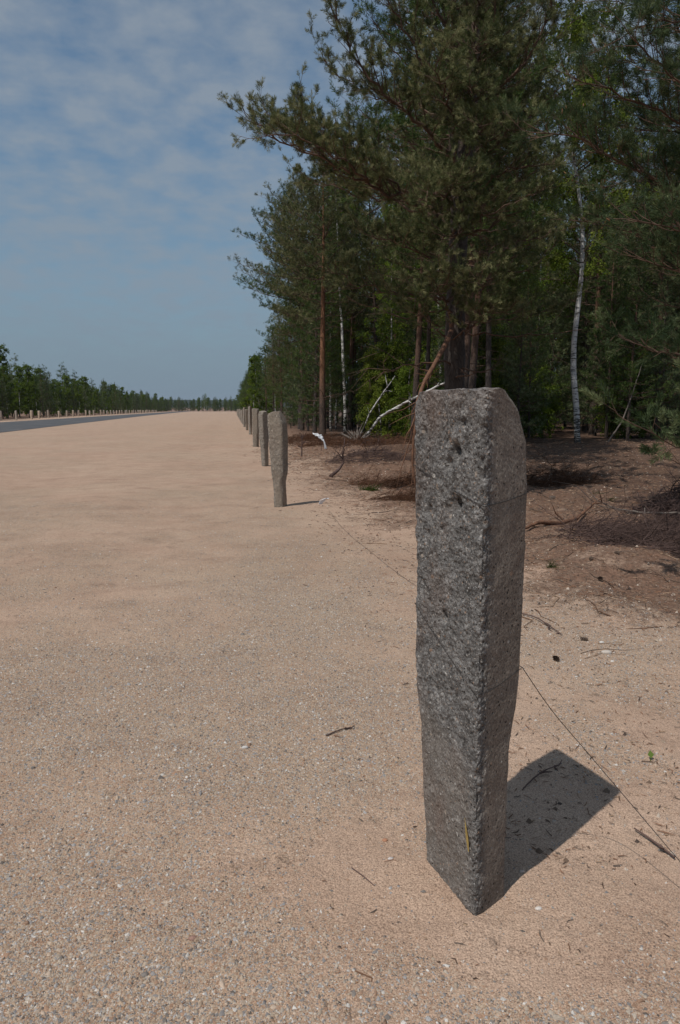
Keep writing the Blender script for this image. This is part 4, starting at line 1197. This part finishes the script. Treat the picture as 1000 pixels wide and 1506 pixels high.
for px, d, w_, lb_ in ((883, 9.6, .10, 'small green grass tuft on bare soil right of the near post top'), (819, 5.0, .025, 'tiny pale green sprout on the sand right of the near post'), (905, 9.0, .06, 'little green sprig beside the grass tuft right of the near post')):
    p = on(px, d); brush('green_tuft', (p.x, d), w_, w_, .03, 26, 'leaf_dark', lb_, int(px), ln=(.02, .05), r0=.0015)

# litter of needles, twigs and bark crumbs
def litter():
    rg = np.random.default_rng(61); m = MB(); n = 90000
    y = 1.3 + 26 * rg.random(n) ** 1.6; x = 0.2 + (.66 * y + .2) * rg.random(n)
    keep = rg.random(n) < np.clip(litter_mask(x, y) * .95 + .10 * (x > .7) * (y > 1.6) + .006, 0, 1); keep &= np.hypot(x - .58, y - 1.64) > .2
    x, y = x[keep], y[keep]; n = len(x); z = ground_z(x, y)
    l = rg.uniform(.003, .020, n) * (1 + 1.2 * rg.random(n) ** 3) * (1 + .8 * (rg.random(n) < .08)) * (1 + y * .12); a = rg.random(n) * 6.28; wv = .0006 * (1 + y * .22)
    wv = wv * rg.uniform(.5, 2.2, n)
    P = np.stack([x, y, z + .003], 1); D = np.stack([np.cos(a), np.sin(a), rg.normal(size=n) * .12], 1); S = np.stack([-np.sin(a), np.cos(a), 0 * a], 1)
    b = rg.normal(size=n) * .15
    c = P + D * (l * .5)[:, None] + S * (b * l)[:, None]; e = P + D * l[:, None]
    U = np.array([0, 0, 1.])
    V = np.stack([P - S * wv[:, None], P + S * wv[:, None], c - S * wv[:, None] , c + S * wv[:, None], e, c + U * wv[:, None] * 1.6, P + U * wv[:, None] * 1.5], 1)
    F = np.array([[0, 2, 5, 6], [1, 6, 5, 3]]); F3 = np.array([[2, 4, 5], [3, 5, 4]])
    pal = np.array([(.16, .085, .05), (.08, .05, .035), (.24, .13, .08), (.12, .09, .07), (.30, .20, .13)])
    c3 = np.repeat(pal[rg.integers(0, 5, n)], 7, 0)
    off = np.arange(n)[:, None, None] * 7
    m.add(V.reshape(-1, 3), (off + F[None]).reshape(-1, 4), tint=c3)
    m.f.append((off + F3[None]).reshape(-1, 3))
    for _ in range(900):
        y = 3 + 22 * rg.random() ** 1.4; x = 1.2 + (.62 * y - .8) * rg.random()
        if rg.random() > litter_mask(np.array([x]), np.array([y]))[0] + .06: continue
        a = rg.random() * 6.28; l = rg.uniform(.06, .30) * (1 + .05 * y); r_ = rg.uniform(.0012, .0032) * (1 + .07 * y); pts = []
        for t in np.linspace(0, 1, 5):
            xx, yy = x + math.cos(a) * l * t, y + math.sin(a) * l * t; a += rg.normal() * .25
            pts.append((xx, yy, gz(xx, yy) + r_ + .02 * rg.random() * (t > .2) * (rg.random() < .4)))
        c_ = pal[rg.integers(0, 5)] * rg.uniform(.6, 1.1); n0 = m.n; m.tube(pts, np.linspace(r_, r_ * .3, 5), 4)
        m.attr['tint'].append(np.tile(c_, (m.n - n0, 1)))
    B = np.array([[1, 0, 0], [0, 1, 0], [-1, 0, 0], [0, -1, 0], [0, 0, 1]], float); Fb = np.array([[0, 1, 4], [1, 2, 4], [2, 3, 4], [3, 0, 4]])
    nc = 5200; y = 1.6 + 18 * rg.random(nc) ** 1.5; x = .8 + (.62 * y - .4) * rg.random(nc)
    kp = rg.random(nc) < litter_mask(x, y) * .9 + .07; x, y = x[kp], y[kp]; nc = len(x)
    sz = rg.uniform(.003, .011, nc) * (1 + .06 * y)
    V = B[None] * sz[:, None, None] * rg.uniform(.5, 1.4, (nc, 5, 3)) + np.stack([x, y, ground_z(x, y)], 1)[:, None]
    pc = np.array([(.07, .05, .04), (.15, .10, .07), (.30, .22, .16), (.45, .37, .30)])
    m.add(V.reshape(-1, 3), (np.arange(nc)[:, None, None] * 5 + Fb[None]).reshape(-1, 3), tint=np.repeat(pc[rg.integers(0, 4, nc)], 5, 0))
    return m


tag(litter().build('forest_litter', M['litter']), 'brown needles, bark crumbs and twigs strewn over the ground along the wood', 'litter', kind='stuff')

# pine cones lying about
cm = MB(); rg = np.random.default_rng(71)
for k in range(46):
    t = k / 46; a = k * 2.4; rr = .016 * math.sin(math.pi * min(1, .12 + t * .85)) + .003; z = .05 * t
    d = np.array([math.cos(a), math.sin(a), .35]); s_ = np.array([-math.sin(a), math.cos(a), 0])
    p = np.array([0, 0, z]); cm.add([p - s_ * .004, p + s_ * .004, p + d * rr + s_ * .006, p + d * rr * 1.15 + [0, 0, .003], p + d * rr - s_ * .006], [(0, 1, 2, 4)]); cm.f.append(np.array([[2, 3, 4]]) + cm.n - 5)
cme = cm.mesh('cone', M['cone'])
for i, (px, py) in enumerate(((871, 848), (909, 848), (878, 865), (852, 957), (813, 986), (935, 745), (922, 722), (960, 724))):
    d = 1.2 * 1.05 * 1000 / ((py - 602.5) * 1.0) / 1.0
    d = CAM_H / math.tan(math.atan((py - 753) / FPX) + PITCH)
    q = at(px, py, d * .99); o = link('pine_cone', cme); o.location = (q.x, q.y, gz(q.x, q.y) + .014)
    o.rotation_euler = (R(80), rg.random() * 6, rg.random() * 6); o.scale = (.75, .7, .8)
    tag(o, 'small dark open pine cone lying on the needle strewn sand right of the near post', 'pine cone', 'pine cones right of the near post')

# a few pale pebbles and clods that stand out
def pebble(name, px, py, r_, col, label, seed, flat=.6):
    rg = np.random.default_rng(seed); bpy_m = MB(); nu, nv = 14, 9; V = []
    for j in range(nv):
        ph = math.pi * j / (nv - 1)
        for i in range(nu):
            th = 2 * math.pi * i / nu
            n_ = np.array([math.sin(ph) * math.cos(th), math.sin(ph) * math.sin(th), math.cos(ph)])
            q = 1 + .5 * float(fbm(n_[0] * 1.5 + seed, n_[1] * 1.5 + n_[2], seed)) + .25 * float(fbm(n_[0] * 5, n_[1] * 5 + n_[2] * 4, seed))
            V.append(n_ * q * r_ * np.array([1.2, .85, flat]))
    F = [(j * nu + i, j * nu + (i + 1) % nu, (j + 1) * nu + (i + 1) % nu, (j + 1) * nu + i) for j in range(nv - 1) for i in range(nu)]
    bpy_m.add(V, np.array(F)[:, ::-1], tint=np.tile(np.array(col), (len(V), 1)))
    d = CAM_H / math.tan(math.atan((py - 753) / FPX) + PITCH); p = at(px, py, d)
    o = bpy_m.build(name, M['gravel'], smooth=True); o.location = (p.x, p.y, gz(p.x, p.y) + r_ * flat * .25); tag(o, label, 'stone')


pebble('stone', 891, 985, .022, (.50, .44, .38), 'largest pale stone on the sand right of the near post', 1)
pebble('stone', 884, 967, .012, (.55, .52, .48), 'small white stone just behind the largest pale stone', 2)
pebble('stone', 790, 1376, .007, (.60, .55, .50), 'white pebble on the sand below the near post at the bottom', 3)
pebble('stone', 766, 1322, .006, (.50, .42, .36), 'pebble touching the right foot of the near post', 4)
pebble('stone', 283, 1372, .008, (.30, .18, .14), 'reddish pebble in the gravel at the lower left', 5)
pebble('stone', 360, 1100, .010, (.52, .49, .46), 'pale pebble in the gravel left of the near post', 6)
pebble('stone', 566, 1250, .007, (.40, .20, .12), 'rusty orange pebble on the bare sand left of the post foot', 7)
pebble('stone', 574, 1284, .006, (.55, .50, .47), 'white pebble below the rusty one left of the post foot', 8)
pebble('stone', 812, 735, .06, (.10, .075, .06), 'dark lump of humus on the sand right of the near post top', 9)
pebble('stone', 697, 1130, .003, (.3, .3, .3), 'tiny grit beside the post foot', 10) if False else None

# a single fresh green leaf
m = MB(); leaves(m, np.array([[0, 0, .008], [.008, .004, .006]]), .03, rng=np.random.default_rng(3), droop=0)
p = at(953, 1158, 0.0001 + CAM_H / math.tan(math.atan((1158 - 753) / FPX) + PITCH)); o = m.build('green_leaf', M['green']); o.location = (p.x, p.y, gz(p.x, p.y)); tag(o, 'single fresh green leaf lying on the sand right of the post shadow', 'leaf')

# ------------------------------------------------------------------ wires
def wire(pts, label, r_=.0011, step=.05):
    m = MB(); Q, L = resample(pts, step); b = Q[0].copy(); m.tube(Q - b, r_, 5); o = m.build('fence_wire', M['wire']); o.location = b; tag(o, label, 'wire')


rp = A0 + DR * .158
wire([(rp[0] + .002, rp[1], .585), at(812, 1048, 1.60), at(850, 1090, 1.62), at(900, 1150, 1.60), at(950, 1208, 1.53), at(1000, 1268, 1.44), at(1060, 1335, 1.38)], 'thin taut wire running from the near post down to the lower right')
gp = lambda px, py: (lambda d: (at(px, py, d).x, d, gz(at(px, py, d).x, d) + .006))(CAM_H / math.tan(math.atan((py - 753) / FPX) + PITCH))
wire([gp(484, 752), gp(500, 775), gp(520, 795), gp(545, 815), gp(565, 832), gp(590, 852), gp(612, 868)], 'thin old wire lying on the sand between second and nearest post', .0010, .1)
wire([(lambda q: (q[0], q[1], q[2] + .10))(gp(812, 722)), (lambda q: (q[0], q[1], q[2] + .12))(gp(845, 735)), (lambda q: (q[0], q[1], q[2] + .05))(gp(875, 750)), gp(900, 768)], 'short dark wire sticking up from the ground right of the near post top', .004, .1)

# ------------------------------------------------------------------ white scraps
def ribbon(name, pts, wid, label, seed, crumple=.1):
    rg = np.random.default_rng(seed); Q, L = resample(pts, .02); b = Q[0].copy(); Q = Q - b; n = len(Q)
    t = np.linspace(0, 1, n); W = np.interp(t, np.linspace(0, 1, len(wid)), wid); V = []
    for i in range(n):
        for k in range(5):
            s_ = (k / 4 - .5); V.append(Q[i] + np.array([s_ * W[i] * .9, s_ * W[i] * .5 + crumple * W[i] * math.sin(k * 2.1 + i * .9), crumple * W[i] * math.cos(i * 1.3 + k)]))
    F = [(i * 5 + k, i * 5 + k + 1, (i + 1) * 5 + k + 1, (i + 1) * 5 + k) for i in range(n - 1) for k in range(4)]
    m = MB(); m.add(V, F); o = m.build(name, M['white'])
    so = o.modifiers.new('thickness', 'SOLIDIFY'); so.thickness = .002
    o.location = b; tag(o, label, 'plastic scrap'); return o


stick('thin_stake', [on(473, 21.0, -.05), on(472, 21, .3), at(464, 634, 21)], [.008, .007, .004], 'purple', 'thin dark stick holding up the white plastic scrap behind the second post', 'stick', 3, 21, (.05, .2))
ribbon('plastic_scrap', [at(462, 637, 20.98), at(466, 639, 20.98), at(470, 641, 20.98), at(473, 645, 20.98), at(477, 650, 20.98), at(479, 660, 20.98)], [.12, .24, .16, .05, .06, .10], 'torn white plastic scrap with a trailing tail hanging right of the second post', 1)
ribbon('plastic_strip', [at(482, 733, 9.1), at(477, 733, 9.1), at(473, 737, 9.1), at(471, 742, 9.1), at(468, 746, 9.1)], [.05, .085, .07, .055, .11], 'small white plastic strip curling up from the sand in the second post shadow', 2)

# ------------------------------------------------------------------ light
SUN = Vector((-.795, -.607, math.tan(R(59.5)))).normalized()
sd = bpy.data.lights.new('sun', 'SUN'); sd.energy = 3.25; sd.angle = R(.55); sd.color = (1, .955, .90)
so = bpy.data.objects.new('sun', sd); COL.objects.link(so); so.rotation_euler = SUN.to_track_quat('Z', 'Y').to_euler()
W = bpy.data.worlds.new('World'); scene.world = W; W.use_nodes = True
nt = W.node_tree; bg = nt.nodes['Background']; L = nt.links
sky = nt.nodes.new('ShaderNodeTexSky'); sky.sky_type = 'NISHITA'; sky.sun_disc = False
sky.sun_elevation = R(57); sky.sun_rotation = math.atan2(SUN.x, SUN.y); sky.air_density = 1.0; sky.dust_density = .6; sky.ozone_density = 1.5; sky.altitude = 0
tc = nt.nodes.new('ShaderNodeTexCoord'); sep = nt.nodes.new('ShaderNodeSeparateXYZ'); L.new(tc.outputs['Generated'], sep.inputs[0])
zc = math_(nt, 'ADD', math_(nt, 'MAXIMUM', sep.outputs[2], 0), .16)
cmb = nt.nodes.new('ShaderNodeCombineXYZ'); L.new(math_(nt, 'DIVIDE', sep.outputs[0], zc), cmb.inputs[0]); L.new(math_(nt, 'DIVIDE', sep.outputs[1], zc), cmb.inputs[1])
c1 = noise(nt, cmb.outputs[0], 9.0, 6, .55); c2 = noise(nt, cmb.outputs[0], 2.2, 3, .5)
cl = math_(nt, 'ADD', math_(nt, 'MULTIPLY', c1, .65), math_(nt, 'MULTIPLY', c2, .35))
cl = ramp(nt, cl, [(.36, (.10, .10, .10)), (.60, (1, 1, 1))])
cl = mixc(nt, ramp(nt, sep.outputs[2], [(.0, (1, 1, 1)), (.14, (.2, .2, .2)), (.25, (0, 0, 0))]), cl, (.45, .45, .45))
veil = ramp(nt, sep.outputs[2], [(0, (.75, .75, .75)), (.12, (.45, .45, .45)), (.5, (.26, .26, .26))])
cf = math_(nt, 'ADD', math_(nt, 'MULTIPLY', cl, .66), math_(nt, 'MULTIPLY', veil, .35), True)
skyc = mixc(nt, 1, sky.outputs[0], (.66, .84, .86), 'MULTIPLY')
fin = mixc(nt, cf, skyc, (2.80, 3.25, 3.78))
fin = mixc(nt, ramp(nt, sep.outputs[2], [(0, (.95, .95, .95)), (.06, (.75, .75, .75)), (.16, (.35, .35, .35)), (.34, (0, 0, 0))]), fin, (1.72, 2.38, 3.12))
L.new(fin, bg.inputs['Color']); bg.inputs['Strength'].default_value = .1

scene.view_settings.view_transform = 'Standard'; scene.view_settings.look = 'None'; scene.view_settings.exposure = 0; scene.view_settings.gamma = 1
cy = scene.cycles
cy.max_bounces = 5; cy.diffuse_bounces = 3; cy.glossy_bounces = 1; cy.transmission_bounces = 2; cy.transparent_max_bounces = 4
cy.use_denoising = True
cy.caustics_reflective = False; cy.caustics_refractive = False

# ------------------------------------------------------------------ haze
hz = MB(); x0, x1, y0, y1, z0, z1 = -2600, 2600, -70, 5200, -2, 62
V = [(x, y, z) for z in (z0, z1) for y in (y0, y1) for x in (x0, x1)]
hz.add(V, [(0, 2, 3, 1), (4, 5, 7, 6), (0, 1, 5, 4), (2, 6, 7, 3), (0, 4, 6, 2), (1, 3, 7, 5)])
hm = bpy.data.materials.new('haze'); hm.use_nodes = True; nt = hm.node_tree; nt.nodes.remove(nt.nodes['Principled BSDF'])
pv = nt.nodes.new('ShaderNodeVolumePrincipled'); pv.inputs['Color'].default_value = (.80, .88, 1, 1); pv.inputs['Density'].default_value = .0001; pv.inputs['Anisotropy'].default_value = .2
nt.links.new(pv.outputs[0], nt.nodes['Material Output'].inputs['Volume'])
tag(hz.build('haze', hm), 'thin air haze over the whole strip', 'haze', kind='stuff')
cy.volume_bounces = 0
